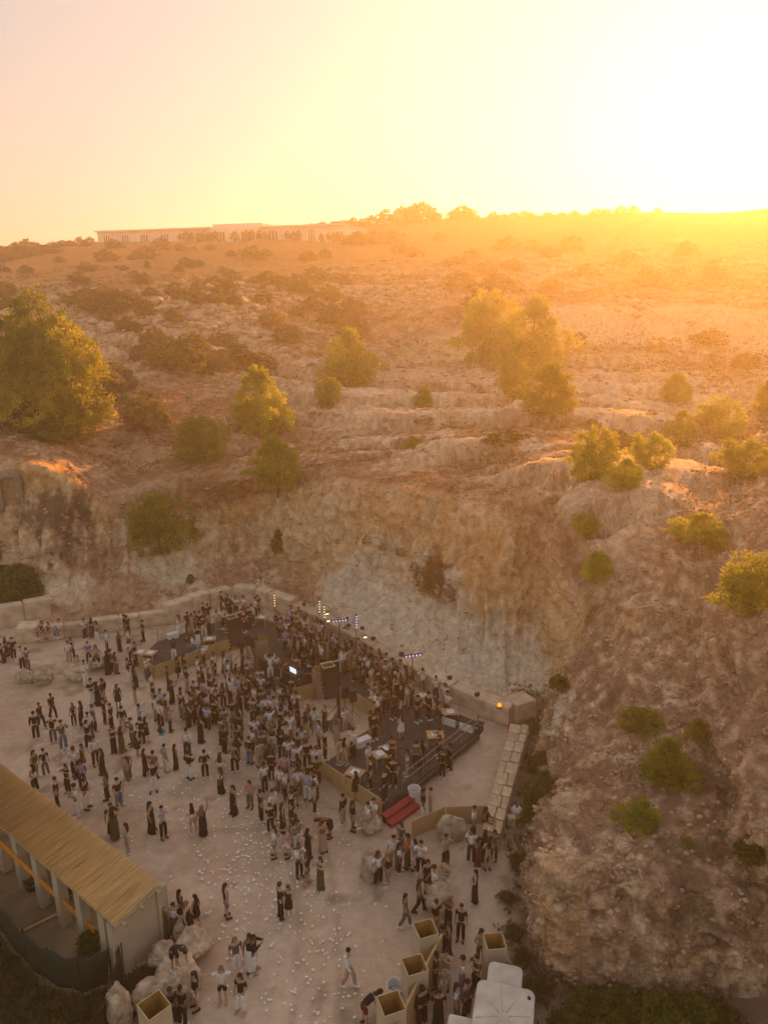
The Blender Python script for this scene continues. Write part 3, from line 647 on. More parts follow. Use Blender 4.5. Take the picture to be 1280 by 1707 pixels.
menu_table(725, 1244, DZ, .95, .75, .75, R(2), 'small card table standing alone near the right deck rail')
menu_table(750, 1205, DZ, .95, .75, .75, R(4), 'small card table beside the black bench at the deck end')
menu_table(704, 1176, DZ, 1.0, .7, .7, R(-25), 'small card table among guests close to the long wall')
menu_table(626, 1180, DZ, .8, .6, .7, R(-25), 'small card table against the back of the plywood pocket')
yb = MB().lathe([(.05, 0), (.16, .05), (.2, .16), (.17, .16), (.05, .05)], G(646, 1267, DZ + .73), n=12).build('bowl', mat('yellow_glaze', (.72, .55, .05), rough=.4)); tag(yb, 'yellow bowl on the small table of the right deck', 'bowl')
# bench with white coolers, loose white boxes on the edge
bn = empty('bench', G(771, 1212, DZ), R(-32)); tag(bn, 'black bench with white cooler fronts at the deck end by the rail', 'bench')
MB().box((0, 0, .52), (2.5, .6, .06)).build('bench_top', M_BLACK, bn)
for x in (-.75, .35): MB().box((x, -.1, .245), (.85, .5, .47)).build('cooler', M_WHITE, bn, bevel=.02)
MB().box((1.15, 0, .245), (.08, .5, .49)).build('leg', M_BLACK, bn); MB().box((-1.2, 0, .245), (.08, .5, .49)).build('leg', M_BLACK, bn)
for k, (px, py, wd, lb) in enumerate(((705, 1278, 1.0, 'white cooler box under the rail near the stair'), (722, 1262, .9, 'white cooler box under the rail in the middle of the edge'), (762, 1232, 1.1, 'white cooler box under the rail nearest the deck end'), (605, 1243, .9, 'white cooler box by the pocket corner among guests'), (289, 1064, .8, 'white crate on the left deck behind the rail'))):
    e = empty('cooler_box', G(px, py, DZ if k in (3, 4) else .02), R(38)); tag(e, lb, 'cooler', 'white cooler boxes')
    MB().box((0, 0, .2), (wd, .42, .38)).build('body', M_WHITE, e, bevel=.03); MB().box((0, 0, .425), (wd + .03, .45, .06)).build('lid', M_WHITE, e, bevel=.015)
# bins
def bin_(px, py, h, label, z=0):
    e = empty('waste_bin', G(px, py, z)); tag(e, label, 'bin', 'white bins')
    MB().lathe([(.24, 0), (.31, h), (.335, h), (.335, h - .05), (.29, h - .06), (.22, .05)], n=20).build('body', M_WHITE, e, smooth=False)
    MB().lathe([(.215, h * .55), (.26, h * .62), (.05, h * .7)], n=12).build('rubbish', mat('paper_waste', (.5, .48, .45), var=.3, scale=15), e)
bin_(690, 1336, .8, 'white bin standing beside the red stair'); bin_(659, 1672, .85, 'white bin beside the cream column and plywood screen')

# ------------------------------------------------------------------ stage lights on stands and floodlights along the wall
def lamp_mat(name, colr, s): return mat(name, colr, emit=(colr, s))
LM = [lamp_mat('lamp_amber', (1.0, .55, .12), .6), lamp_mat('lamp_violet', (.75, .6, 1.0), .4), lamp_mat('lamp_warm', (1.0, .8, .5), .4)]
def light_stand(px, py, z, h, cols, label, vert=True):
    e = empty('stage_light', G(px, py, z), R(15)); tag(e, label, 'stage light', 'stage lights on stands')
    MB().tube((0, 0, 0), (0, 0, h), .03).build('pole', M_BLACK, e)
    for k in range(3): MB().tube((0, 0, .5), (.4 * math.cos(k * 2.1), .4 * math.sin(k * 2.1), 0), .018).build('leg', M_BLACK, e)
    n = 5
    bar = (MB().box((0, -.06, h - .45), (.14, .1, 1.1)) if vert else MB().box((0, -.06, h - .05), (1.2, .1, .14))).build('light_bar', M_BLACK, e)
    for k in range(n):
        x, zc = (0, h - .45 + (k - 2) * .21) if vert else ((k - 2) * .23, h - .05)
        MB().lathe([(.05, 0), (.055, .03), (.02, .035)], n=10).build('lamp_lens', LM[cols[k % len(cols)]], bar).matrix_local = Matrix.Translation((x, -.115, zc)) @ Matrix.Rotation(R(90), 4, 'X')
light_stand(459, 1035, DZ, 2.2, (0, 1, 0, 1), 'light stand with amber lamps in the back corner of the deck')
light_stand(533, 1048, DZ, 2.3, (2,), 'light stand with dim warm lamps by the wall behind the booth crowd')
light_stand(541, 1053, DZ, 2.1, (2,), 'second light stand with warm lamps close to the wall behind the booth')
light_stand(594, 1082, DZ, 2.6, (1,), 'light stand with a tall row of violet lamps at the long wall')
light_stand(566, 1066, DZ, 1.6, (1,), 'short light stand with violet bar next to a guest on the wall', False)
light_stand(687, 1142, DZ, 2.2, (1,), 'light stand with a flat violet bar near the right deck wall', False)
def flood(px, py, label, glow=None):
    e = empty('floodlight', G(px, py, 1.21), R(20)); tag(e, label, 'floodlight', 'floodlights on the wall top')
    MB().box((0, 0, .03), (.16, .12, .05)).build('foot', M_BLACK, e); c = MB().box((0, 0, .16), (.3, .16, .2)).build('housing', M_BLACK, e, bevel=.02)
    MB().box((0, -.088, .16), (.25, .012, .15)).build('lamp_lens', LM[glow] if glow is not None else M_GEAR, c)
for i, (px, py, gl) in enumerate(((507, 1010, None), (545, 1026, 2), (547, 1038, 2), (581, 1046, None), (604, 1050, None), (608, 1065, 2), (622, 1067, None), (669, 1094, None), (749, 1133, None), (795, 1161, None))):
    nm = ['first', 'second', 'third', 'fourth', 'fifth', 'sixth', 'seventh', 'eighth', 'ninth', 'tenth'][i]
    flood(px, py, f'{nm} small black floodlight from the back corner along the long wall top', gl)
bc = empty('warning_lamp', G(832, 1180, 1.21)); tag(bc, 'round glowing orange lamp on the end of the long wall', 'lamp')
MB().lathe([(.12, 0), (.12, .08), (.06, .09)], n=12).build('base', M_BLACK, bc)
MB().lathe([(.08, .09), (.12, .14), (.125, .21), (.08, .28), (.02, .30)], n=14).build('lamp_dome', mat('orange_lamp', (1, .45, .03), emit=((1, .2, .01), .9)), bc, smooth=True)
fx = empty('fire_extinguisher', G(848, 1222)); tag(fx, 'red fire extinguisher standing at the inner wall corner', 'extinguisher')
MB().lathe([(.09, 0), (.1, .05), (.1, .5), (.05, .58), (.03, .62)], n=12).build('cylinder_body', mat('red_paint', (.5, .03, .03), rough=.4), fx, smooth=True); MB().box((0, -.03, .66), (.04, .16, .05)).build('valve_handle', M_BLACK, fx)
# loose plywood barrier panels near the stair
def barrier(a, b, h, label):
    a, b = Vector((a.x, a.y, 0)), Vector((b.x, b.y, 0)); d = b - a; L = d.length; c = (a + b) / 2; e = empty('plywood_barrier', c, math.atan2(d.y, d.x)); tag(e, label, 'barrier', 'plywood barriers')
    n = 2 if L > 2.6 else 1
    for k in range(n): MB().box((-L / 2 + L * (k + .5) / n, 0, h / 2), (L / n - .01, .04, h)).build('board', M_PLY, e)
    for s in (-.4, .4): MB().tube((s * L, .25, .02), (s * L, .03, h * .8), .025).build('brace', M_WOOD, e)
barrier(G(686, 1397), G(741, 1372), .95, 'slanting plywood barrier in front of the red stair')
barrier(G(743, 1374), G(809, 1372), 1.0, 'plywood barrier behind the round boulder by the slab wall')
# plywood screen among the cream columns
scn = empty('plywood_screen', G(700, 1650)); tag(scn, 'long plywood screen running between the cream columns and the stalls', 'screen')
pts = [G(735, 1618), G(718, 1652), G(700, 1690), G(678, 1738), G(650, 1800)]
for a, b in zip(pts[:-1], pts[1:]):
    d = b - a; c = (a + b) / 2 - scn.location; MB().box((c.x, c.y, .86), (d.length - .01, .05, 1.7), math.atan2(d.y, d.x)).build('board', M_PLY, scn)
    MB().box((c.x, c.y, 1.73), (d.length - .01, .09, .05), math.atan2(d.y, d.x)).build('top_rail', M_WOOD, scn)
# ================================================================== BOULDERS
M_BOULDER = mat('boulder_rock', (.52, .42, .31), var=.25, scale=1.6, bump=.7, bscale=5, obj_var=.12, col2=(.30, .22, .15))
def boulder_mesh(seed, sub=4):
    bm = bmesh.new(); bmesh.ops.create_icosphere(bm, subdivisions=sub, radius=1.0)
    P = np.array([v.co[:] for v in bm.verts]); s = seed * 3.7
    rnd = random.Random(seed)
    for _ in range(9):                                                # a few flat broken faces
        n = np.array([rnd.gauss(0, 1), rnd.gauss(0, 1), rnd.gauss(0, .8)]); n /= np.linalg.norm(n); h = rnd.uniform(.62, .85)
        dd = P @ n; P = P - np.outer(np.clip(dd - h, 0, None) * .9, n)
    d = 1 + .26 * fbm(P[:, 0] * 1.4 + s, P[:, 1] * 1.4, P[:, 2] * 1.4, 3, seed) - .16 * np.abs(fbm(P[:, 0] * 3 + s, P[:, 1] * 3, P[:, 2] * 3, 4, seed + 5)) + .12 * fbm(P[:, 0] * 7 + s, P[:, 1] * 7, P[:, 2] * 7, 3, seed + 9)
    P = P * d[:, None]
    for v, p in zip(bm.verts, P): v.co = p
    me = bpy.data.meshes.new('boulder'); bm.to_mesh(me); bm.free(); me.materials.append(M_BOULDER)
    me.polygons.foreach_set('use_smooth', [True] * len(me.polygons)); return me
BOU = [boulder_mesh(i + 1, 5) for i in range(5)]
def boulder(px, py, w_, h, d_, label, k):
    p, _ = hit(px, py); o = mesh_obj('boulder', BOU[k % 5]); o.location = p + Vector((0, d_ * .3, h * .36)); o.scale = (w_ / 2, d_ / 2, h / 2 * 1.1); o.rotation_euler = (0, 0, k * 1.3)
    tag(o, label, 'boulder', 'boulders in the yard'); return o
for i, (px, py, w_, h, d_, lb) in enumerate((
    (40, 1140, 1.3, 1.0, 1.2, 'pale rounded boulder, leftmost of the pair below the low wall'), (67, 1144, 1.6, 1.2, 1.4, 'pale craggy boulder, right one of the pair below the low wall'),
    (125, 1138, 1.7, 1.3, 1.4, 'rough pale boulder with someone perched on it left of the deck'), (162, 1118, 1.5, 1.1, 1.3, 'pale boulder with seated people close to the left deck'),
    (616, 1387, 1.5, .85, 1.0, 'low boulder two people in white sit on below the fascia'), (752, 1406, 1.35, 1.45, 1.2, 'big round pale boulder in front of the plywood barriers'),
    (616, 1474, 1.2, 1.5, 1.1, 'tall pale boulder with a couple leaning on it mid yard'), (733, 1530, 1.25, 1.5, 1.0, 'rough upright boulder beside the queue of guests'),
    (318, 1610, 1.6, 1.4, 1.4, 'brown rough boulder at the top of the heap by the plaster wall'), (292, 1672, 2.0, 1.6, 1.6, 'largest grey boulder of the heap with someone standing on it'),
    (256, 1692, 1.7, 1.3, 1.4, 'grey boulder in front of the heap near the cornerwise column'), (193, 1722, 1.2, 1.7, 1.0, 'tall pale boulder by the end of the green net'),
    (272, 1620, 1.3, 1.0, 1.1, 'low grey boulder against the plaster end wall'), (306, 1568, 1.3, .9, 1.0, 'pale flat boulder that seated guests use behind the heap'))):
    boulder(px, py, w_, h, d_, lb, i)

# ================================================================== REED ROOFED PERGOLA
def reed_mat(ang):
    m, nt, b = new_mat('reed_mat'); N = nt.nodes.new; L = nt.links.new
    tc = N('ShaderNodeTexCoord'); mp = N('ShaderNodeMapping'); mp.inputs['Rotation'].default_value = (0, 0, -ang); mp2 = N('ShaderNodeMapping'); mp2.inputs['Scale'].default_value = (.7, 14, 1)
    L(tc.outputs['Object'], mp.inputs[0]); L(mp.outputs[0], mp2.inputs[0])
    n = N('ShaderNodeTexNoise'); n.inputs['Scale'].default_value = 1.0; n.inputs['Detail'].default_value = 6; L(mp2.outputs[0], n.inputs[0])
    cr = N('ShaderNodeValToRGB'); L(n.outputs[0], cr.inputs[0]); e = cr.color_ramp.elements
    e[0].position = .30; e[0].color = (.30, .20, .085, 1); e[1].position = .72; e[1].color = (.80, .60, .32, 1); k = e.new(.42); k.color = (.56, .39, .18, 1); k = e.new(.55); k.color = (.66, .47, .23, 1)
    L(cr.outputs[0], b.inputs['Base Color']); b.inputs['Roughness'].default_value = .8; return m
_a, _b = G(266, 1471, 2.95), G(190, 1541, 2.8)
M_REED = reed_mat(math.atan2(_b.y - _a.y, _b.x - _a.x))
M_PLAST = mat('plaster_wall', (.52, .43, .31), var=.08, scale=1.0, bump=.08, bscale=14, rough=.9)
pg = empty('reed_pergola', G(208, 1615)); PL = pg.location; tag(pg, 'long plaster pergola roofed with straw coloured reed mats', 'pergola')
FR, NR = G(266, 1471, 2.95), G(190, 1541, 2.8); FL, NL = G(0, 1271, 2.95), G(0, 1376, 2.8)
ext = 1.45
FLx, NLx = FR + (FL - FR) * ext, NR + (NL - NR) * ext
nm = 11
rng = random.Random(3)
for k in range(nm):
    t0, t1 = k / nm, (k + 1) / nm
    mb = MB(); reeds = 44
    sag = rng.uniform(-.015, .02)
    for i in range(reeds):
        u0 = t0 + (t1 - t0) * (i + .08 + .1 * rng.random()) / reeds; u1 = t0 + (t1 - t0) * (i + .92 + .06 * rng.random()) / reeds
        j0, j1 = rng.uniform(-.02, .045), rng.uniform(-.02, .045)
        hh = rng.uniform(-.008, .012) + sag * math.sin(math.pi * i / reeds)
        A0, A1 = lerp(FR, FLx, u0), lerp(FR, FLx, u1); B0, B1 = lerp(NR, NLx, u0), lerp(NR, NLx, u1)
        ax = (A0 - B0).normalized(); A0 = A0 + ax * j0; A1 = A1 + ax * j0; B0 = B0 - ax * j1; B1 = B1 - ax * j1
        up = Vector((0, 0, .028)); m0, m1 = (A0 + A1) / 2, (B0 + B1) / 2; z = Vector((0, 0, hh))
        mid = Vector((0, 0, -.02 * math.sin(3 + k)))
        n = 3; vs = []
        for q in range(n + 1):
            f = q / n; w0, w1, wm = lerp(A0, B0, f), lerp(A1, B1, f), lerp(m0, m1, f) + up
            dz = Vector((0, 0, -.05 * math.sin(math.pi * f) + .012 * math.sin(7 * f + k))) + z
            vs += [w0 + dz - PL, wm + dz - PL, w1 + dz - PL]
        fs = []
        for q in range(n):
            b0 = q * 3; fs += [(b0, b0 + 1, b0 + 4, b0 + 3), (b0 + 1, b0 + 2, b0 + 5, b0 + 4)]
        fs += [(0, 2, 1), (n * 3, n * 3 + 1, n * 3 + 2)]
        mb.add(vs, fs)
    A0, A1, B0, B1 = lerp(FR, FLx, t0), lerp(FR, FLx, t1), lerp(NR, NLx, t0), lerp(NR, NLx, t1)
    dn = Vector((0, 0, -.05)); dn2 = Vector((0, 0, -.11))
    mb.add([A0 + dn2 - PL, B0 + dn2 - PL, B1 + dn2 - PL, A1 + dn2 - PL], [(0, 1, 2, 3)])
    mb.build('reed_panel', M_REED, pg)
# slats lying across the mats, beams under them
M_POLE = mat('grey_pole', (.42, .33, .23), var=.15, scale=6, rough=.8)
for t in (.12, .5, .88):
    A0, B0 = lerp(FR, NR, t), lerp(FLx, NLx, t)
    MB().tube(A0 + Vector((.25, -.1, -.2)) - PL, B0 + Vector((0, 0, -.2)) - PL, .075, n=8).build('roof_pole', M_POLE, pg)
e0, e1 = FR + Vector((.02, -.02, -.17)), NR + Vector((.02, -.02, -.15))
MB().tube(e0 - PL, e1 - PL, .045, n=8).build('edge_pole', M_POLE, pg)
# plaster end wall and back columns
dE = (NR - FR); dE.z = 0; dE.normalize(); nE = Vector((-dE.y, dE.x, 0))
w0, w1 = FR.copy() + dE * .12, NR.copy() - dE * .0
def wall_piece(a, b, z0, z1, t, name, m, parent):
    d = Vector((b.x - a.x, b.y - a.y, 0)); c = (Vector((a.x, a.y, 0)) + Vector((b.x, b.y, 0))) / 2 - Vector((parent.location.x, parent.location.y, 0))
    return MB().box((c.x, c.y, (z0 + z1) / 2), (d.length, t, z1 - z0), math.atan2(d.y, d.x)).build(name, m, parent)
inw = (FL - FR); inw.z = 0; inw.normalize()
wall_piece(w0 + inw * .35, w1 + inw * .35, 0, 2.62, .3, 'end_wall', M_PLAST, pg)
wall_piece(w0 + inw * .32 - dE * .5, w0 + inw * .32 + dE * .001 - dE * .02, 0, 2.5, .42, 'end_buttress', M_PLAST, pg)
for k in range(9):
    s = .85 + k * 1.62
    for side, ww_ in ((0, .42), (1, .4)):
        p = (NR if side == 0 else FR) + inw * (s + .2) + dE * (-.28 if side == 0 else .3)
        if k == 0 and side == 1: continue
        MB().box((p.x - PL.x, p.y - PL.y, 1.3), (ww_, .4, 2.6), math.atan2(inw.y, inw.x)).build('column', M_PLAST, pg, bevel=.015)
# dark shade net fences
def net_mat():
    m, nt, b = new_mat('green_shade_net'); N = nt.nodes.new; L = nt.links.new
    tc = N('ShaderNodeTexCoord'); wv = N('ShaderNodeTexNoise'); wv.inputs['Scale'].default_value = 3; L(tc.outputs['Object'], wv.inputs[0])
    mx = N('ShaderNodeMix'); mx.data_type = 'RGBA'; mx.inputs[6].default_value = (.008, .016, .008, 1); mx.inputs[7].default_value = (.02, .035, .014, 1)
    L(wv.outputs[0], mx.inputs[0]); L(mx.outputs[2], b.inputs['Base Color']); b.inputs['Roughness'].default_value = .8; return m
M_NET = net_mat()
def net_fence(pix, h, label, nps=8):
    P = [G(*p) for p in pix]; Pn = catmull(np.array([tuple(p) for p in P]), nps); root = empty('net_fence', P[0]); tag(root, label, 'fence', 'dark green net fences')
    vs = []; fs = []
    for i, p in enumerate(Pn):
        wv = .05 * math.sin(i * .9)
        for q in range(4):
            vs.append((p[0] - P[0].x + wv * math.sin(q * 1.3), p[1] - P[0].y + wv * math.cos(q), .03 + h * q / 3 - (.07 * abs(math.sin(i * math.pi / nps)) if q == 3 else 0)))
    for i in range(len(Pn) - 1):
        for q in range(3): a = i * 4 + q; fs.append((a, a + 4, a + 5, a + 1))
    o = mesh_obj('net_cloth', me_from('net_cloth', vs, fs, True), M_NET, root); sm = o.modifiers.new('thick', 'SOLIDIFY'); sm.thickness = .015
    for p in P: MB().tube((p.x - P[0].x + .03, p.y - P[0].y + .03, 0), (p.x - P[0].x + .03, p.y - P[0].y + .03, h + .08), .035).build('post', M_BLACK, root)
net_fence([(-70, 1478), (0, 1552), (45, 1605), (85, 1638), (135, 1654), (186, 1640)], 1.55, 'dark green shade net curving in front of the pergola')
net_fence([(206, 1628), (192, 1680), (176, 1742)], 1.5, 'dark green shade net running from the plaster wall corner')
# orange strap slung in front of the columns
M_STRAP = mat('orange_strap', (.80, .30, .03), var=.1, rough=.6)
a, b = G(158, 1552, 1.0), G(-60, 1344, 2.5)
sp_pts = [lerp(a, b, t) - Vector((0, 0, .12 * math.sin(math.pi * t))) for t in [i / 16 for i in range(17)]]
mb = MB()
for p, q in zip(sp_pts[:-1], sp_pts[1:]):
    up = Vector((0, 0, .13)); s = Vector((.012, .012, 0))
    mb.add([p - up - s, q - up - s, q + up - s, p + up - s, p - up + s, q - up + s, q + up + s, p + up + s], [(0, 1, 2, 3), (7, 6, 5, 4), (0, 4, 5, 1), (3, 2, 6, 7)])
o = mb.build('orange_strap', M_STRAP); tag(o, 'bright orange strap stretched past the pergola columns', 'strap')
# things stored behind the pergola
pb = G(166, 1436); 
for px, py, lb in ((55, 1480, 'black round bucket standing by the second pergola column'), (110, 1500, 'dark barrel between two pergola columns')):
    e = empty('bucket', G(px, py)); tag(e, lb, 'bucket', 'buckets by the pergola'); MB().lathe([(.25, 0), (.32, .55), (.34, .55), (.34, .5), (.27, .45)], n=14).build('body', M_BLACK, e)
    MB().lathe([(.345, .3), (.35, .34), (.345, .38)], n=14, close=False).build('hoop', M_METAL, e)
o = MB().box((0, 0, .05), (2.4, .1, .08), R(35)).build('timber_beam', M_WOOD); o.location = G(72, 1538); tag(o, 'single timber beam lying on the dirt by the net', 'beam')
o.rotation_euler = (0, 0, R(5))

# ================================================================== STALLS AT THE BOTTOM RIGHT
M_CANVAS = mat('white_canvas', (.72, .68, .62), var=.06, scale=2, bump=.08, bscale=6, rough=.8)
M_REDSIDE = mat('red_side', (.30, .03, .025), var=.12, rough=.5)
def round_rect(w_, d_, r, n=5):
    P = []
    for cx, cy, a0 in ((w_ / 2 - r, d_ / 2 - r, 0), (-w_ / 2 + r, d_ / 2 - r, 90), (-w_ / 2 + r, -d_ / 2 + r, 180), (w_ / 2 - r, -d_ / 2 + r, 270)):
        P += [(cx + r * math.cos(R(a0 + 90 * k / n)), cy + r * math.sin(R(a0 + 90 * k / n))) for k in range(n + 1)]
    return P
def soft_box(parent, name, w_, d_, z0, z1, m, c=(0, 0), r=.16, crown=0.0):
    """a panel van body: rounded plan, softly crowned roof"""
    ring = round_rect(w_, d_, r); n = len(ring); vs = []; fs = []
    lv = [(1.0, z0), (1.0, z1 - .10), (.985, z1 - .03), (.95, z1), (.6, z1 + crown * .7), (.25, z1 + crown)]
    for k, z in lv: vs += [(c[0] + x * k, c[1] + y * k, z) for x, y in ring]
    for j in range(len(lv) - 1): fs += [(j * n + i, j * n + (i + 1) % n, (j + 1) * n + (i + 1) % n, (j + 1) * n + i) for i in range(n)]
    fs += [tuple(range(n - 1, -1, -1)), tuple(range((len(lv) - 1) * n, len(lv) * n))]
    return mesh_obj(name, me_from(name, vs, fs), m, parent)
M_VAN = mat('van_white_paint', (.58, .55, .51), var=.10, scale=1.2, bump=.04, bscale=3, rough=.55, col2=(.43, .39, .34))
tk = empty('food_truck', (0, 0, 0), R(-14)); c = G(836, 1672, 2.35); tk.location = (c.x + .05, c.y - .15, 0); tk.scale = (.9, .9, .97)
tag(tk, 'boxy white food truck with a ribbed roof and red trim in the bottom corner', 'truck')
soft_box(tk, 'lower_body', 2.06, 2.7, .45, 1.25, M_REDSIDE, (0, -.35)); bo = soft_box(tk, 'box_body', 2.1, 2.75, 1.26, 2.25, M_VAN, (0, -.35))
rf = soft_box(tk, 'roof', 2.16, 2.82, 2.252, 2.36, M_VAN, (0, -.35), .28, .05)
for k in range(8): a_ = math.pi * 2 * k / 8 + .2; MB().tube((.18 * math.cos(a_), -.35 + .18 * math.sin(a_), 2.415), (.98 * math.cos(a_), -.35 + 1.26 * math.sin(a_), 2.366), .02, n=5).build('roof_rib', mat('roof_seam_grey', (.47, .44, .40)), rf)
MB().lathe([(.07, 0), (.07, .06), (.03, .07)], (.86, .62, 2.35), n=10).build('roof_vent', M_BLACK, rf)
soft_box(tk, 'cab_body', 1.3, 1.25, .5, 1.86, M_REDSIDE, (-.1, 1.68), .2); soft_box(tk, 'cab_roof', 1.34, 1.3, 1.862, 1.97, M_VAN, (-.1, 1.68), .22, .05)
MB().box((-.1, 2.32, 1.45), (1.05, .03, .5)).build('windscreen', M_GEAR, tk)
MB().box((-1.065, -.3, 1.65), (.03, 1.5, .6)).build('serving_hatch', M_GEAR, bo)
for sx in (-.85, .85):
    for sy in (-1.1, 1.4):
        wh = MB().lathe([(.12, -.1), (.34, -.1), (.36, -.05), (.36, .05), (.34, .1), (.12, .1)], n=18).build('wheel', M_BLACK, tk); wh.location = (sx * (1 if sy < 0 else .62), sy, .36); wh.rotation_euler = (0, R(90), 0)
        MB().lathe([(.13, -.08), (.13, .08)], n=12).build('rim', M_METAL, wh)
c = G(768, 1728, 2.0); bx_ = empty('serving_counter', (c.x, c.y, 0), R(-14)); tag(bx_, 'white topped counter cut by the frame edge beside the truck', 'counter')
soft_box(bx_, 'counter_body', .9, 1.4, 0, 1.9, M_REDSIDE, (0, 0), .08); soft_box(bx_, 'counter_roof', 1.0, 1.5, 1.902, 1.98, M_VAN, (0, 0), .1, .03)
# white pump and box by the slab wall
pu = empty('white_canister', G(860, 1362)); tag(pu, 'white canister lying in the weeds beside the slab wall', 'canister'); MB().lathe([(.1, 0), (.28, .05), (.3, .45), (.2, .55), (.08, .6)], n=12).build('body', M_WHITE, pu); MB().lathe([(.07, .6), (.07, .66)], n=8).build('cap', M_BLACK, pu)
pk = empty('stone_box', G(851, 1376)); tag(pk, 'small cut stone standing below the white canister', 'stone block'); o = mesh_obj('stone_block', BLK[3], None, pk); o.scale = (.4, .35, .55)

# ================================================================== WHITE PAPER SCRAPS ON THE GRAVEL
M_PAPER = mat('paper_scrap', (.80, .77, .70), var=.05, rough=.7)
def scrap_mesh(seed):
    rnd = random.Random(seed); n = 5; vs = [(0, 0, .014)]
    for i in range(n):
        t = 2 * math.pi * i / n; r = rnd.uniform(.045, .085); vs.append((r * math.cos(t), r * .8 * math.sin(t), rnd.uniform(.0, .03)))
    me = me_from('paper_scrap', vs, [(0, 1 + i, 1 + (i + 1) % n) for i in range(n)]); me.materials.append(M_PAPER); return me
SM = [scrap_mesh(i) for i in range(5)]
def scrap_density(px, py):
    d = 0
    for cx, cy, sx, sy, a in ((430, 1420, 90, 70, 1.0), (360, 1330, 130, 70, .55), (470, 1500, 90, 90, .5), (250, 1300, 150, 60, .35), (160, 1210, 160, 70, .25), (520, 1620, 80, 90, .3), (480, 1300, 60, 60, .5), (400, 1560, 110, 90, .22)):
        d = max(d, a * math.exp(-((px - cx) / sx) ** 2 - ((py - cy) / sy) ** 2))
    return d
rp = random.Random(21); pts = []
while len(pts) < 860:
    px, py = rp.uniform(60, 680), rp.uniform(1130, 1705)
    if rp.random() < scrap_density(px, py):
        if px < 275 and py > 1270 + (px) * .75 - 10: continue
        clx, cly = rp.gauss(0, 6), rp.gauss(0, 4); pts.append((px + clx, py + cly))
pts.sort(key=lambda p: -p[1])
for i, (px, py) in enumerate(pts[:300]):
    o = mesh_obj('paper_scrap', SM[i % 5]); p = G(px, py, .03); o.location = p; s = rp.uniform(.7, 1.25); o.scale = (s, s, s); o.rotation_euler = (0, 0, rp.uniform(0, 6.28))
    tag(o, 'small white paper scrap lying on the gravel yard', 'paper', 'white paper scraps strewn on the gravel')
mb = MB()
for px, py in pts[300:]:
    p = G(px, py, .03); a = rp.uniform(0, 6.28); s = rp.uniform(.6, 1.2) * .065
    vs = [p + Vector((s * math.cos(a + k * 1.57) * (1 if k % 2 else .7), s * math.sin(a + k * 1.57), rp.uniform(0, .03))) for k in range(4)]
    mb.add(vs, [(0, 1, 2, 3)])
o = mb.build('paper_litter', M_PAPER, kind='stuff'); o['label'] = 'far white paper litter strewn over the gravel before the crowd'

# old stone arch on the brow at the far left
p, _ = hit(24, 834); sa_ = empty('stone_arch', p + Vector((0, -.5, -.9)), R(8)); tag(sa_, 'weathered old stone arch standing on the cliff brow at the far left', 'arch')
M_OLD = mat('weathered_stone', (.34, .27, .20), var=.35, scale=1.5, bump=.5, bscale=6, col2=(.12, .10, .08))
for x in (-.85, .85): MB().box((x, 0, 1.3), (.55, .7, 2.6), 0, .05).build('pier', M_OLD, sa_, bevel=.05)
for k in range(7):
    t0, t1 = math.pi * k / 7, math.pi * (k + 1) / 7; ri, ro = .6, 1.15; vs = []
    for y in (-.36, .36):
        for r_, t in ((ri, t0), (ro, t0), (ro, t1), (ri, t1)): vs.append((r_ * math.cos(t), y, 2.55 + r_ * math.sin(t)))
    MB().add(vs, [(0, 1, 2, 3), (7, 6, 5, 4), (0, 4, 5, 1), (1, 5, 6, 2), (2, 6, 7, 3), (3, 7, 4, 0)]).build('arch_stone', M_OLD, sa_, bevel=.03)
MB().box((0, .3, 1.35), (1.2, .08, 2.7)).build('back_wall', mat('ochre_plaster', (.46, .32, .18), var=.2), sa_)
# ================================================================== VEGETATION
def leaf_mat(name, colr, col2, trans=.45, tcol=None):
    m = bpy.data.materials.new(name); m.use_nodes = True; nt = m.node_tree; nt.nodes.clear(); N = nt.nodes.new; L = nt.links.new
    tc = N('ShaderNodeTexCoord'); nz = N('ShaderNodeTexNoise'); nz.inputs['Scale'].default_value = 1.7; nz.inputs['Detail'].default_value = 3; L(tc.outputs['Object'], nz.inputs[0])
    mr = N('ShaderNodeMapRange'); mr.inputs[1].default_value = .35; mr.inputs[2].default_value = .65; L(nz.outputs[0], mr.inputs[0])
    mx = N('ShaderNodeMix'); mx.data_type = 'RGBA'; mx.inputs[6].default_value = (*colr, 1); mx.inputs[7].default_value = (*col2, 1); L(mr.outputs[0], mx.inputs[0])
    oi = N('ShaderNodeObjectInfo'); hv = N('ShaderNodeHueSaturation'); m2 = N('ShaderNodeMapRange'); m2.inputs[3].default_value = .75; m2.inputs[4].default_value = 1.25
    L(oi.outputs['Random'], m2.inputs[0]); L(m2.outputs[0], hv.inputs['Value']); L(mx.outputs[2], hv.inputs['Color'])
    d = N('ShaderNodeBsdfDiffuse'); t = N('ShaderNodeBsdfTranslucent'); ms = N('ShaderNodeMixShader'); ms.inputs[0].default_value = trans; o = N('ShaderNodeOutputMaterial')
    L(hv.outputs[0], d.inputs[0]); L(hv.outputs[0], t.inputs[0]); L(d.outputs[0], ms.inputs[1]); L(t.outputs[0], ms.inputs[2]); L(ms.outputs[0], o.inputs[0]); return m
M_PINE = leaf_mat('pine_needles', (.27, .30, .05), (.48, .47, .075), .5)
M_DARKPINE = leaf_mat('dark_pine_needles', (.18, .21, .04), (.48, .44, .065), .5)
M_SHRUB = leaf_mat('shrub_leaves', (.11, .115, .042), (.19, .18, .062))
M_OLIVE = leaf_mat('grey_olive_leaves', (.16, .15, .08), (.25, .22, .11))
M_DRY = leaf_mat('dry_brush', (.22, .125, .06), (.33, .20, .10))
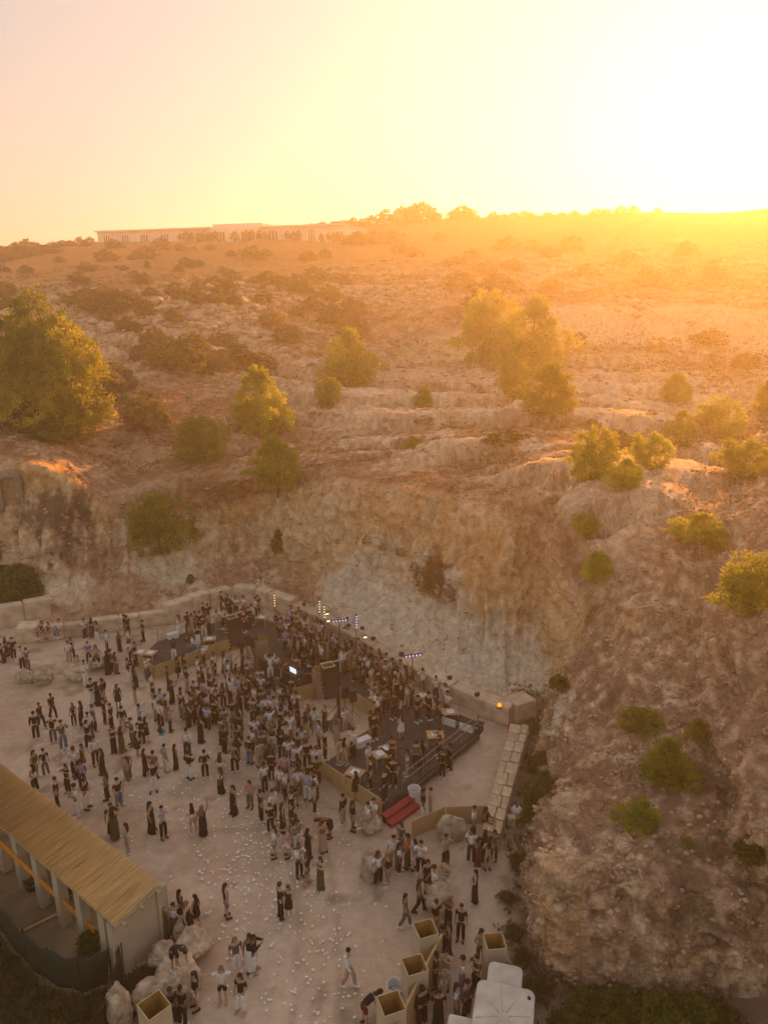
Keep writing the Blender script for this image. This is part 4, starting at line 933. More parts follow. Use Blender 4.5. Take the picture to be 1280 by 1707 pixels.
M_LUSH = leaf_mat('lush_leaves', (.13, .17, .035), (.25, .28, .06))
M_BARK = mat('bark', (.14, .09, .06), var=.3, scale=6, bump=.4)
def leaf_cloud(P, size, rng, outward=None, asp=.4, up=.3):
    """a rhombic leaf at each point: numpy, two triangles folded along the rib"""
    n = len(P); d = rng.normal(size=(n, 3)); 
    if outward is not None: d = d * .75 + outward * 1.1
    d[:, 2] += up; d /= np.linalg.norm(d, axis=1, keepdims=True) + 1e-9
    s = np.cross(d, rng.normal(size=(n, 3))); s /= np.linalg.norm(s, axis=1, keepdims=True) + 1e-9
    L = size * rng.uniform(.6, 1.3, (n, 1)); w_ = L * asp
    V = np.stack([P, P + d * L * .5 + s * w_ * .5, P + d * L, P + d * L * .5 - s * w_ * .5], 1).reshape(-1, 3)
    F = np.arange(n * 4).reshape(-1, 4); return V, F
def crown_mesh(name, seed, prof, h, r, z0, clumps, per, cl_r, leaf, m, lob=.28, inner=.3, asp=.35):
    rng = np.random.default_rng(seed)
    t = rng.uniform(0, 1, clumps * 3); a = rng.uniform(0, 2 * np.pi, clumps * 3)
    pr = np.interp(t, [p[0] for p in prof], [p[1] for p in prof])
    keep = rng.uniform(0, 1, clumps * 3) < pr / max(p[1] for p in prof); t, a, pr = t[keep][:clumps], a[keep][:clumps], pr[keep][:clumps]
    lobe = 1 + lob * fbm(np.cos(a) * 1.8 + seed, np.sin(a) * 1.8, t * 4.5, 3, seed) * 1.6
    rad = np.where(rng.uniform(0, 1, len(t)) < inner, np.sqrt(rng.uniform(.05, .8, len(t))), rng.uniform(.82, 1.06, len(t)))
    rr = r * pr * lobe * rad
    C = np.stack([rr * np.cos(a), rr * np.sin(a), z0 + t * h + rng.normal(0, .02 * h, len(t))], 1)
    out = np.stack([np.cos(a), np.sin(a), .25 + .6 * t], 1)
    k = len(C); P = np.repeat(C, per, 0); O = np.repeat(out, per, 0)
    g = rng.normal(size=P.shape); g /= np.linalg.norm(g, axis=1, keepdims=True); P = P + g * cl_r * rng.uniform(.15, 1, (len(P), 1)) * np.array([1, 1, .75])
    V, F = leaf_cloud(P, leaf, rng, O * .6 + g * .7, asp)
    me = me_np(name, V, F); me.materials.append(m); return me
def trunk_mesh(name, h, r, seed, limbs=7, spread=1.2):
    rnd = random.Random(seed); mb = MB(); pts = [Vector((0, 0, -.3))]
    for i in range(1, 6): pts.append(Vector((rnd.uniform(-.04, .04) * h, rnd.uniform(-.04, .04) * h, h * i / 5)))
    for i in range(5): mb.tube(pts[i], pts[i + 1], r * (1 - i * .17), r * (1 - (i + 1) * .17), 7)
    for k in range(limbs):
        t = rnd.uniform(.3, .95); p = lerp(pts[int(t * 5)], pts[min(5, int(t * 5) + 1)], t * 5 % 1); a = rnd.uniform(0, 6.28); s = spread * (1.1 - t) * rnd.uniform(.6, 1)
        q = p + Vector((math.cos(a) * s, math.sin(a) * s, s * .5)); mb.tube(p, q, r * .35, r * .1, 5)
    me = me_from(name, mb.v, mb.f); me.materials.append(M_BARK); return me
CONE = [(0, .55), (.12, .95), (.3, 1.0), (.55, .78), (.8, .42), (1, .08)]
OVOID = [(0, .35), (.15, .8), (.4, 1.0), (.65, .92), (.85, .6), (1, .12)]
DOME = [(0, .8), (.2, 1.0), (.45, .96), (.7, .75), (.9, .4), (1, .1)]
# crowns of unit size (height 1, width 1) so that each tree is scaled to its own size
PINES = [crown_mesh('crown', 10 + i, (CONE if i % 2 == 0 else OVOID), .96, .5, .03, 190, 56, .10, .062, M_PINE, .75) for i in range(4)]
PINE_T = [trunk_mesh('trunk', .85, .022, 20 + i, 9, .35) for i in range(2)]
SHR = [crown_mesh('foliage', 30 + i, DOME, .92, .5, .0, 120, 28, .10, .085, M_SHRUB, .65, .25, .5) for i in range(4)]
OLV = [crown_mesh('foliage', 40 + i, DOME, .92, .5, .0, 200, 26, .08, .07, M_OLIVE, .35, .25, .45) for i in range(2)]
DRYB = [crown_mesh('foliage', 50 + i, DOME, .9, .5, .0, 110, 18, .09, .09, M_DRY, .4, .3, .3) for i in range(2)]
LUSH = [crown_mesh('foliage', 60 + i, DOME, .92, .5, .0, 190, 26, .08, .085, M_LUSH, .4, .25, .6) for i in range(2)]
def big_crown(name, seed, m):
    """a broad old pine: several leaning sub-crowns of uneven height that leave gaps between the boughs"""
    Vs = []; Fs = []; n0 = 0
    for k, (x, y, z, w_, h) in enumerate(((-.08, .0, .40, .60, .58), (.12, .05, .34, .52, .46), (-.2, .03, .38, .46, .44), (-.22, -.04, .22, .44, .42), (.22, -.05, .14, .50, .40), (.0, -.12, .05, .62, .42), (.02, .12, .2, .6, .5), (.26, .06, .0, .42, .3), (-.24, .06, .0, .44, .32))):
        me = crown_mesh('tmp', seed + k, CONE if k < 2 else OVOID, h, w_ / 2, 0, 210, 40, .042, .030, m, .7, .2, .3)
        V = np.empty(len(me.vertices) * 3, dtype=np.float32); me.vertices.foreach_get('co', V); V = V.reshape(-1, 3) + np.array([x, y, z]); Vs.append(V); Fs.append(np.arange(len(V)).reshape(-1, 4) + n0); n0 += len(V); bpy.data.meshes.remove(me)
    me = me_np(name, np.concatenate(Vs), np.concatenate(Fs)); me.materials.append(m); return me
BIGP = big_crown('crown', 77, M_DARKPINE)
def fwd(p): return p.y * CP + (CAM_H - p.z) * SP
def plant(kind, px, py, wpx, hpx, label, cat, group, meshes, idx, trunk=None, sink=.06):
    p, n = hit(px, py)
    for _ in range(14):
        if p is not None and p.y < 346: break
        py += 1.5; p, n = hit(px, py)
    if p is None: return None
    s = fwd(p) / FPX; W_, H_ = wpx * s, hpx * s / max(.55, (CP - (py - 853.5) / FPX * SP))
    e = empty(kind, p - Vector((0, 0, H_ * sink)), random.uniform(0, 6.28)); tag(e, label, cat, group)
    o = mesh_obj('crown' if trunk else 'foliage', meshes[idx % len(meshes)], None, e); o.scale = (W_, W_, H_)
    if trunk:
        o = mesh_obj('trunk', trunk[idx % len(trunk)], None, e); o.scale = (H_ * .9, H_ * .9, H_)
    return e
GP = 'pine trees dotted over the benches'
for i, (px, py, w_, h, lb) in enumerate((
    (435, 722, 88, 112, 'bright green pine above the cliff, tallest of the left trio'), (335, 768, 70, 78, 'bright green bushy pine, leftmost of the trio above the cliff'), (463, 802, 80, 80, 'round green pine nearest the cliff edge in the middle'),
    (268, 917, 90, 98, 'round yellow green pine clinging to the broken cliff'), (580, 645, 84, 100, 'hazy orange green pine on the middle bench'), (548, 675, 34, 48, 'small narrow pine beside the hazy bench pine'),
    (707, 678, 32, 36, 'small lone green pine on the pale bench'), (815, 600, 90, 118, 'tall orange hazed pine, left of the big pair on the bench'), (885, 622, 110, 128, 'tall orange hazed pine, right of the big pair on the bench'),
    (858, 660, 46, 60, 'small glowing pine at the foot of the big pair'), (915, 685, 96, 82, 'wide glowing bushy pine below the big pair'), (988, 800, 72, 90, 'glowing pine on the near bench, left of the golden trio'),
    (1040, 812, 58, 50, 'low rounded glowing bush pine in the golden trio'), (1082, 776, 58, 58, 'glowing bushy pine, right of the golden trio'), (1122, 668, 48, 50, 'small glowing pine below the far cut wall'),
    (1195, 730, 72, 70, 'wide glowing pine on the right bench'), (1135, 728, 48, 46, 'glowing bush pine left of the wide right pine'), (1240, 786, 74, 58, 'round yellow green bush pine near the right frame edge'),
    (1275, 690, 44, 62, 'glowing pine cut by the right frame edge'), (1258, 1020, 110, 96, 'big green gold bush at the right frame edge'), (1108, 1304, 80, 76, 'round bright green pine on the rocky spur'))):
    plant('pine_tree', px, py, w_, h, lb, 'pine tree', GP, PINES, i, PINE_T)
e = plant('pine_tree', 88, 705, 200, 236, 'large dark pine with a golden lit top on the left slope', 'pine tree', GP, [BIGP], 0, [PINE_T[0]])
GS = 'green bushes on the spur and benches'
for i, (px, py, w_, h, lb) in enumerate((
    (1065, 1217, 56, 36, 'flat bright green bush at the upper edge of the spur'), (1162, 1228, 34, 32, 'small dull green bush right of the round spur pine'), (1062, 1383, 62, 46, 'bright green bush low on the spur above the rock face'),
    (1250, 1430, 40, 42, 'green bush in the gully at the right edge'), (1145, 1408, 18, 12, 'tiny green tuft low on the spur'), (996, 960, 52, 44, 'yellow green bush on the brow of the spur'),
    (975, 890, 42, 36, 'hazy orange bush above the brow'), (1165, 895, 80, 40, 'wide hazy green bush on the upper spur'), (1192, 918, 34, 22, 'small hazy tuft beside the wide spur bush'), (688, 746, 34, 20, 'low green bush alone on the pale bench'),
    (465, 916, 20, 36, 'dark green shrub hanging on the cliff face'), (318, 970, 12, 14, 'small dark shrub low on the cliff near the curved wall'), (930, 1144, 28, 20, 'green bush in the rocky corner above the wall end'))):
    plant('bush', px, py, w_, h, lb, 'bush', GS, LUSH if i in (3, 10, 11, 12) else PINES, i + 1)
for i, (px, py, w_, h, lb) in enumerate(((247, 710, 72, 66, 'round grey green olive bush on the left slope'), (176, 668, 70, 60, 'grey green olive bush touching the large pine'), (195, 648, 60, 50, 'grey olive bush behind the round one'))):
    plant('olive_bush', px, py, w_, h, lb, 'bush', 'olive bushes on the left slope', OLV, i)
ORD = 'first second third fourth fifth sixth seventh eighth ninth tenth eleventh twelfth thirteenth fourteenth fifteenth sixteenth seventeenth eighteenth nineteenth twentieth'.split() + ['twenty-' + s for s in 'first second third fourth fifth sixth seventh eighth ninth'.split()] + ['thirtieth'] + ['thirty-' + s for s in 'first second third fourth fifth sixth seventh eighth ninth'.split()]
def shrub_row(rows, phrase, group, meshes, name='shrub', cat='shrub', ratio=.75, adj='dark round shrub'):
    rows = sorted(rows)
    for i, r in enumerate(rows):
        px, py, w_ = r[:3]; h = r[3] if len(r) > 3 else w_ * ratio
        if py < 600: w_ *= 1.18; h *= 1.15
        plant(name, px, py, w_, h, f'{adj} {phrase}, {ORD[i]} from the left', cat, group, meshes, i)
c5 = lambda L: [(x / 2, 320 + y / 2, w_ / 2) + ((h / 2,) if h else ()) for x, y, w_, h in [(q + (0,))[:4] for q in L]]
shrub_row(c5([(355, 232, 52), (287, 266, 45), (380, 189, 42), (490, 222, 55), (450, 226, 35), (535, 192, 50), (605, 196, 30), (620, 252, 45), (598, 267, 27), (660, 250, 32), (490, 254, 16, 28), (845, 226, 60), (887, 214, 32), (700, 194, 25), (645, 194, 16), (770, 214, 26), (200, 235, 28), (90, 272, 36), (12, 268, 36), (285, 182, 26), (415, 262, 22), (742, 270, 30), (1030, 229, 42), (1085, 219, 36)]), 'on the orange field below the building', 'shrubs on the orange field', SHR)
shrub_row(c5([(270, 307, 52), (775, 306, 52, 46), (720, 322, 52), (665, 342, 56), (590, 352, 62, 50), (760, 342, 62), (895, 317, 80, 52), (990, 332, 76), (1045, 297, 62), (1140, 312, 52), (1100, 272, 26), (880, 367, 52), (650, 368, 62), (725, 372, 84, 34), (785, 377, 42), (480, 307, 50), (450, 282, 26), (500, 345, 36)]), 'above the pale outcrops', 'shrubs above the outcrops', SHR)
shrub_row(c5([(490, 417, 46, 56), (433, 468, 62, 54), (580, 442, 56, 50), (515, 498, 62), (985, 412, 42), (1090, 364, 72), (1170, 404, 72), (1110, 436, 82, 60), (1040, 392, 52), (905, 440, 70), (960, 500, 80), (1180, 480, 90)]), 'among the pale outcrops', 'shrubs among the outcrops', SHR + OLV)
shrub_row(c5([(560, 580, 120, 70), (640, 600, 130, 90), (480, 560, 90, 60), (720, 590, 110, 70), (800, 570, 110, 70), (870, 590, 90, 60), (400, 390, 110, 60), (330, 395, 120, 66), (270, 380, 80, 50), (430, 370, 70, 44), (560, 540, 90, 60), (640, 520, 90, 50), (740, 520, 80, 50), (330, 360, 90, 50)]), 'of the dense scrub belt', 'scrub belt across the left slope', SHR + OLV, adj='dark leafy shrub')
shrub_row(c5([(30, 720, 120, 80), (110, 760, 130, 80), (210, 770, 120, 80), (60, 790, 110, 60), (170, 820, 130, 70), (280, 740, 120, 90), (330, 680, 100, 80), (20, 640, 90, 90), (10, 400, 80, 60), (20, 350, 70, 50), (150, 740, 110, 70)]), 'under the large left pine', 'bushes under the large left pine', LUSH + SHR, adj='thick green bush')
c6 = lambda L: [(640 + x / 2, 320 + y / 2, w_ / 2) + ((h / 2,) if h else ()) for x, y, w_, h in [(q + (0,))[:4] for q in L]]
shrub_row(c6([(20, 166, 74, 36), (55, 201, 36), (100, 217, 46), (235, 240, 54, 26), (285, 218, 42), (415, 194, 62), (495, 192, 42), (555, 218, 52), (630, 194, 62), (340, 280, 62), (250, 326, 80), (430, 262, 50), (680, 284, 60), (180, 158, 28), (800, 240, 60), (880, 300, 70), (1000, 210, 60), (1100, 280, 70), (380, 340, 90), (330, 400, 100, 90), (560, 340, 70)]), 'on the glowing slope under the sun', 'shrubs on the glowing slope', SHR, adj='hazy brown shrub')
shrub_row(c6([(135, 772, 60, 30), (400, 835, 110, 50), (250, 790, 80, 30), (905, 532, 60, 50), (650, 492, 32), (1090, 506, 60, 50), (1200, 582, 84, 50), (890, 742, 32, 22), (690, 784, 50, 30), (1060, 500, 60, 30), (780, 840, 90, 50), (990, 850, 70, 40)]), 'on the pale bench', 'low bushes on the pale bench', DRYB + SHR, adj='low straggly bush')
shrub_row(c6([(8, 82, 42, 48), (62, 84, 54, 50), (100, 84, 60, 56), (130, 86, 66, 58), (165, 88, 44, 40), (232, 92, 40, 30), (262, 92, 62, 46), (288, 93, 30, 28), (365, 90, 28, 24), (398, 88, 26, 16), (430, 86, 30, 18), (470, 84, 30, 20), (492, 84, 24, 16), (545, 84, 26, 18), (590, 82, 26, 14), (632, 80, 30, 18), (705, 78, 34, 22), (742, 74, 28, 18), (790, 68, 38, 24), (830, 60, 26, 22), (912, 54, 18, 18)]), 'on the skyline toward the sun', 'skyline trees', SHR, name='skyline_tree', cat='tree', adj='dark tree')
shrub_row(c5([(20, 232, 60, 50), (60, 220, 50, 50), (95, 214, 66, 54), (128, 206, 44, 34), (150, 200, 40, 24), (175, 204, 44, 36), (215, 182, 50, 20), (270, 162, 22, 22), (300, 164, 22, 20), (235, 176, 30, 14), (960, 112, 30, 20), (1000, 110, 26, 16), (1040, 110, 34, 20), (1075, 108, 40, 22), (1110, 108, 34, 22), (1150, 108, 60, 22), (1180, 106, 30, 30), (1205, 104, 24, 24), (1240, 106, 40, 30), (1190, 174, 80, 40), (1250, 172, 70, 40), (905, 112, 26, 14), (870, 112, 20, 14)]), 'on the skyline near the building', 'skyline trees by the building', SHR, name='skyline_tree', cat='tree', adj='dark tree')
shrub_row([(18, 1000, 46, 50), (45, 1000, 50, 44), (8, 975, 40, 36), (62, 990, 30, 24), (30, 972, 50, 34)], 'in the dark corner behind the slanting wall', 'bushes behind the slanting wall', LUSH, name='bush', cat='bush', adj='dark green bush')
shrub_row([(975, 1695, 60, 42), (1030, 1700, 70, 50), (1090, 1708, 70, 50), (1150, 1712, 70, 46), (1200, 1706, 50, 34), (1010, 1740, 80, 50), (1120, 1750, 90, 50), (935, 1720, 40, 26)], 'at the foot of the spur rock face', 'bushes below the spur face', LUSH, name='bush', cat='bush', adj='leafy dark green bush')
shrub_row([(895, 1290, 30, 34), (905, 1320, 36, 36), (890, 1345, 34, 36), (880, 1370, 26, 26), (860, 1440, 24, 20), (845, 1500, 24, 16), (855, 1560, 26, 18), (872, 1600, 28, 20), (895, 1655, 40, 28), (905, 1270, 24, 20)], 'in the weedy strip beside the slab wall', 'weeds beside the slab wall', SHR + LUSH, name='weed_clump', cat='weeds', adj='scruffy green weed clump')
shrub_row([(725, 985, 48, 62), (705, 975, 30, 30), (745, 1000, 30, 30), (690, 950, 16, 16), (640, 915, 18, 14), (612, 905, 16, 14), (668, 925, 18, 14)], 'on the chalky cliff face', 'dry brush on the cliff', DRYB, name='dry_shrub', adj='brown dry shrub')  # widest one stands in for the dark hollow in the cliff
e = plant('potted_plant', 150, 1582, 34, 34, 'dark spiky plant at the foot of the end pergola column', 'plant', None, LUSH, 0)

# ------------------------------------------------------------------ ground cover that nobody could count
def scatter(mask, n, seed):
    rng = np.random.default_rng(seed); du = T[1:, :-1] - T[:-1, :-1]; dv = T[:-1, 1:] - T[:-1, :-1]
    area = np.linalg.norm(np.cross(du, dv), axis=2); w_ = (area * mask[:-1, :-1]).ravel(); w_ /= w_.sum()
    k = rng.choice(len(w_), n, p=w_); i, j = np.unravel_index(k, area.shape); a, b = rng.uniform(0, 1, (2, n, 1))
    P = T[i, j] * (1 - a) * (1 - b) + T[i + 1, j] * a * (1 - b) + T[i, j + 1] * (1 - a) * b + T[i + 1, j + 1] * a * b
    return P, N2[i, j], rng
near_w = 1 / (20 + dist) ** 1.6
inview = sstep(-1.15, -.8, X / (Yc * .55 + 6)) * sstep(1.15, .8, X / (Yc * .55 + 6)) * (Yc > 14)
flat = sstep(.5, .25, steep2)
patch = sstep(-.05, .25, -lay - .5 * lay2 + .2 * n_md)
Pt, Nt, rg = scatter(near_w * inview * flat * (.15 + patch) * sstep(1.7, 2.3, VV) * sstep(11.3, 10.8, VV) * (1 + 1.5 * spur), 38000, 5)
sz = np.clip(fwd(Vector((0, 60, 10))) / FPX * 3.2 * (np.linalg.norm(Pt, axis=1) / 60) ** .8, .18, 1.2)
K = 7; P7 = np.repeat(Pt, K, 0) + rg.normal(0, 1, (len(Pt) * K, 3)) * np.repeat(sz, K)[:, None] * np.array([.28, .28, .02])
V, F_ = leaf_cloud(P7, np.repeat(sz, K)[:, None] * .55, rg, None, .22, 1.6)
o = mesh_obj('dry_grass', me_np('dry_grass', V, F_), leaf_mat('dry_grass_blades', (.36, .21, .10), (.50, .33, .17), .45), kind='stuff'); o['label'] = 'dry brown grass tufts covering the benches and slopes'
Ps, Ns, rg = scatter(near_w * inview * flat * sstep(.1, .4, -lay - .5 * lay2) * sstep(1.9, 2.5, VV) * sstep(9.5, 8.5, VV), 5000, 6)
sz = np.clip(.35 * (np.linalg.norm(Ps, axis=1) / 60) ** .9, .15, 1.2)
P7 = np.repeat(Ps, 9, 0) + rg.normal(0, 1, (len(Ps) * 9, 3)) * np.repeat(sz, 9)[:, None] * np.array([.4, .4, .15]); P7[:, 2] += np.repeat(sz, 9) * .2
V, F_ = leaf_cloud(P7, np.repeat(sz, 9)[:, None] * .5, rg, None, .5, .6)
o = mesh_obj('low_scrub', me_np('low_scrub', V, F_), leaf_mat('low_scrub_leaves', (.17, .11, .05), (.28, .17, .085), .4), kind='stuff'); o['label'] = 'low brown green scrub spread over the slopes'
def rubble(name, mask, n, seed, smin, smax, m, label, power=2.5, pref=60):
    P, Nr, rg = scatter(mask, n, seed); s = smin + (smax - smin) * rg.uniform(0, 1, n) ** power; s = s * np.clip(np.linalg.norm(P, axis=1) / pref, .6, 3)
    base = np.array([[1, 0, 0], [0, 1, 0], [-1, 0, 0], [0, -1, 0], [0, 0, 1], [0, 0, -1], [.6, .6, .55], [-.6, .5, .6], [-.5, -.6, .5], [.6, -.55, .5]], float)
    # rough convex stones: ten points, hull-like faces fixed
    faces = np.array([[4, 6, 7], [4, 7, 8], [4, 8, 9], [4, 9, 6], [6, 1, 7], [7, 2, 8], [8, 3, 9], [9, 0, 6], [6, 0, 1], [7, 1, 2], [8, 2, 3], [9, 3, 0], [5, 1, 0], [5, 2, 1], [5, 3, 2], [5, 0, 3]])
    a = rg.uniform(0, 2 * np.pi, n); ca_, sa_ = np.cos(a), np.sin(a); Bv = base[None] * (1 + rg.normal(0, .2, (n, 10, 3))); Bv = Bv * np.stack([rg.uniform(.7, 1.4, n), rg.uniform(.7, 1.2, n), rg.uniform(.45, .8, n)], 1)[:, None, :]
    x = Bv[..., 0] * ca_[:, None] - Bv[..., 1] * sa_[:, None]; y = Bv[..., 0] * sa_[:, None] + Bv[..., 1] * ca_[:, None]
    V = np.stack([x, y, Bv[..., 2]], -1) * s[:, None, None] + P[:, None, :] + np.array([0, 0, .1]) * s[:, None, None]
    Fr = (faces[None] + (np.arange(n) * 10)[:, None, None]).reshape(-1, 3)
    o = mesh_obj(name, me_np(name, V.reshape(-1, 3), Fr), m, kind='stuff'); o['label'] = label
M_RUB = mat('rubble_stone', (.52, .37, .25), var=.3, scale=.7, bump=.3, bscale=6)
rubble('rock_rubble', near_w * inview * (.15 + sstep(.05, .4, n_md + .5 * n_hi)) * sstep(.05, .3, VV) * sstep(6.5, 5.5, VV) * (1 + 3 * sstep(.8, .2, VV)) * (1 + 2.5 * spur) * (1 - .8 * sstep(.4, .6, A[..., 1])), 17000, 8, .035, .26, M_RUB, 'loose pale rubble lying on the benches and cliff foot')
rubble('outcrop_rock', inview * outcrop * sstep(.35, .2, steep2), 2600, 9, .25, 1.1, M_RUB, 'pale limestone outcrops breaking through the left slope', 2.0, 110)
# weeds and rubble on the floor near the slab wall, grass by the net
def floor_cover(name, n, seed, fn, m, size, label, k=7):
    rg = np.random.default_rng(seed); P = []
    while len(P) < n:
        x, y = rg.uniform(-24, 16), rg.uniform(15, 60)
        if rg.uniform() < fn(x, y): P.append((x, y, 0))
    P = np.repeat(np.array(P), k, 0); P[:, :2] += rg.normal(0, size * .4, (len(P), 2))
    V, F_ = leaf_cloud(P, size, rg, None, .25, 1.4); o = mesh_obj(name, me_np(name, V, F_), m, kind='stuff'); o['label'] = label
def side_strip(x, y):
    return 1.0 if (x > 5.0 + .2 * (y - 25) + .4 * math.sin(y) and y < 45 and x < 13) and not (x > 6.4 + .2 * (y - 25) + 3 and y > 22.5) else 0.0
floor_cover('roadside_weeds', 2600, 3, side_strip, leaf_mat('weed_blades', (.09, .085, .035), (.20, .14, .07), .3), .2, 'dry weeds along the foot of the spur')
NETPOLY = [(-60, 1510), (0, 1575), (45, 1625), (85, 1655), (135, 1668), (186, 1652), (206, 1640), (272, 1590), (300, 1640), (240, 1680), (180, 1740), (60, 1900), (-200, 1900)]
NETW = [G(*p) for p in NETPOLY]
def net_grass(x, y):
    c = False; j = len(NETW) - 1
    for i in range(len(NETW)):
        if (NETW[i].y > y) != (NETW[j].y > y) and x < (NETW[j].x - NETW[i].x) * (y - NETW[i].y) / (NETW[j].y - NETW[i].y) + NETW[i].x: c = not c
        j = i
    return 1.0 if c else 0.0
floor_cover('rough_grass', 5200, 4, net_grass, leaf_mat('rough_grass_blades', (.075, .085, .025), (.16, .14, .055), .3), .26, 'rough green brown grass in front of the dark net')
# ================================================================== LONG WHITE BUILDING ON THE RIDGE
M_BWALL = mat('white_render', (.86, .80, .70), var=.04, scale=.2, rough=.9)
M_GLASS = mat('dark_window', (.06, .05, .045), rough=.25, var=.1)
p0, _ = hit(170, 404); p1, _ = hit(560, 402)
bd = empty('long_building', (0, 0, 0)); 
Yb = 300.0
A0, B0 = AY(164, 404, 306.0), AY(575, 402, 274.0); zb = min(A0.z, B0.z) - 2.5
d = Vector((B0.x - A0.x, B0.y - A0.y, 0)); L = d.length; rzb = math.atan2(d.y, d.x); bd.location = (A0.x, A0.y, 0); bd.rotation_euler = (0, 0, rzb)
tag(bd, 'long low white building with dark window bays on the ridge', 'building')
def yb(px): return 306.0 - 32.0 * (px - 164) / 411
def tz(px, py): return AY(px, py, yb(px)).z
def px2x(px): return (px - 164) / 411 * L
def bblock(x0, x1, y0, y1, z0, z1, name='wall', m=None): return MB().box(((x0 + x1) / 2, (y0 + y1) / 2, (z0 + z1) / 2), (x1 - x0, y1 - y0, z1 - z0)).build(name, m or M_BWALL, bd)
bblock(0, px2x(365), 0, 24, zb, tz(260, 384.5)); bblock(px2x(365) + .02, px2x(446), 1.0, 26, zb, tz(400, 372.5)); bblock(px2x(446) + .02, px2x(575), 0, 22, zb, tz(510, 377.5)); bblock(px2x(365), px2x(446) + .01, -.6, .98, zb, tz(400, 380))
for x0, x1, zt in ((0, px2x(365), tz(260, 384.5)), (px2x(446) + .02, px2x(575), tz(510, 377.5))): MB().box(((x0 + x1) / 2, 11, zt + .25), (x1 - x0 + .6, 24.6, .5)).build('roof_parapet', M_BWALL, bd)
for px, w_ in ((181, 12), (215, 12), (249, 13), (285, 14), (346, 14), (382, 14), (423, 15), (465, 16), (525, 10)):
    x = px2x(px); ww_ = w_ / 411 * L; yy = -.6 if 365 < px < 446 else 0
    f = MB().box((x, yy - .05, zb + 2.5 + 2.0), (ww_, .1, 4.2)).build('window', M_GLASS, bd)
    for k in range(4): MB().box((x - ww_ / 2 + ww_ * k / 3, yy - .16, zb + 4.5), (.28, .1, 4.3)).build('mullion', M_BWALL, f)
tr = [(px, 401, w_) for px, w_ in ((302, 8), (311, 9), (320, 8), (333, 10), (342, 11), (351, 11), (360, 9), (392, 12), (412, 9), (421, 9), (433, 8), (442, 8), (480, 9), (490, 8), (498, 8), (536, 8), (548, 7), (556, 7), (563, 7), (570, 7))]
for i, (px, py, w_) in enumerate(tr):
    p = AY(px, py + 2, yb(px) - 5); g = drop(p.x, p.y); s = p.y / FPX
    e = empty('courtyard_tree', (p.x, p.y, g - .1)); tag(e, f'small dark tree in the row before the white building, {ORD[i]} from the left', 'tree', 'trees along the white building')
    o = mesh_obj('crown', SHR[i % 4], None, e); o.scale = (w_ * s, w_ * s, 15 * s * random.uniform(.75, 1.1)); o.location = (0, 0, .8)
    o = mesh_obj('trunk', PINE_T[i % 2], None, e); o.scale = (3, 3, 2.5)
# ================================================================== PEOPLE
def skin_build(name, V, E, RAD, sub=1):
    me = bpy.data.meshes.new(name); me.from_pydata([tuple(v) for v in V], E, []); o = bpy.data.objects.new('tmp', me); COL.objects.link(o)
    md = o.modifiers.new('skin', 'SKIN'); md.branch_smoothing = .6; md.use_smooth_shade = True
    if sub: s = o.modifiers.new('sub', 'SUBSURF'); s.levels = sub; s.render_levels = sub
    sv = me.skin_vertices[0].data
    for i, r in enumerate(RAD): sv[i].radius = (r, r) if not isinstance(r, tuple) else r; sv[i].use_root = (i == 0)
    dg = bpy.context.evaluated_depsgraph_get(); ev = o.evaluated_get(dg); out = bpy.data.meshes.new_from_object(ev); out.name = name
    bpy.data.objects.remove(o); bpy.data.meshes.remove(me)
    return out
BASE = dict(pelvis=(0, .0, .95), waist=(0, .0, 1.09), chest=(0, -.005, 1.27), upper=(0, .01, 1.41), neck=(0, .005, 1.49), chin=(0, -.015, 1.555), face=(0, -.012, 1.635), crown=(0, .0, 1.715),
            shL=(.175, .01, 1.40), elL=(.235, .03, 1.12), wrL=(.25, -.03, .88), haL=(.25, -.05, .80), shR=(-.175, .01, 1.40), elR=(-.235, .03, 1.12), wrR=(-.25, -.03, .88), haR=(-.25, -.05, .80),
            hiL=(.095, 0, .90), knL=(.11, -.015, .50), anL=(.115, .02, .09), toL=(.135, -.13, .035), hiR=(-.095, 0, .90), knR=(-.11, -.015, .50), anR=(-.115, .02, .09), toR=(-.135, -.13, .035))
def pose(**k): d = dict(BASE); d.update(k); return d
def shift(d, names, off): 
    d = dict(d)
    for n in names: d[n] = tuple(a + b for a, b in zip(d[n], off))
    return d
UP = ['pelvis', 'waist', 'chest', 'upper', 'neck', 'chin', 'face', 'crown', 'shL', 'elL', 'wrL', 'haL', 'shR', 'elR', 'wrR', 'haR', 'hiL', 'hiR']
sit = shift(BASE, UP, (0, .05, -.47))
sit.update(knL=(.12, -.38, .50), anL=(.12, -.40, .10), toL=(.13, -.55, .05), knR=(-.12, -.38, .50), anR=(-.12, -.36, .10), toR=(-.13, -.51, .05), elL=(.25, -.05, .68), wrL=(.15, -.25, .58), haL=(.12, -.32, .56), elR=(-.25, -.05, .68), wrR=(-.14, -.24, .6), haR=(-.10, -.31, .58))
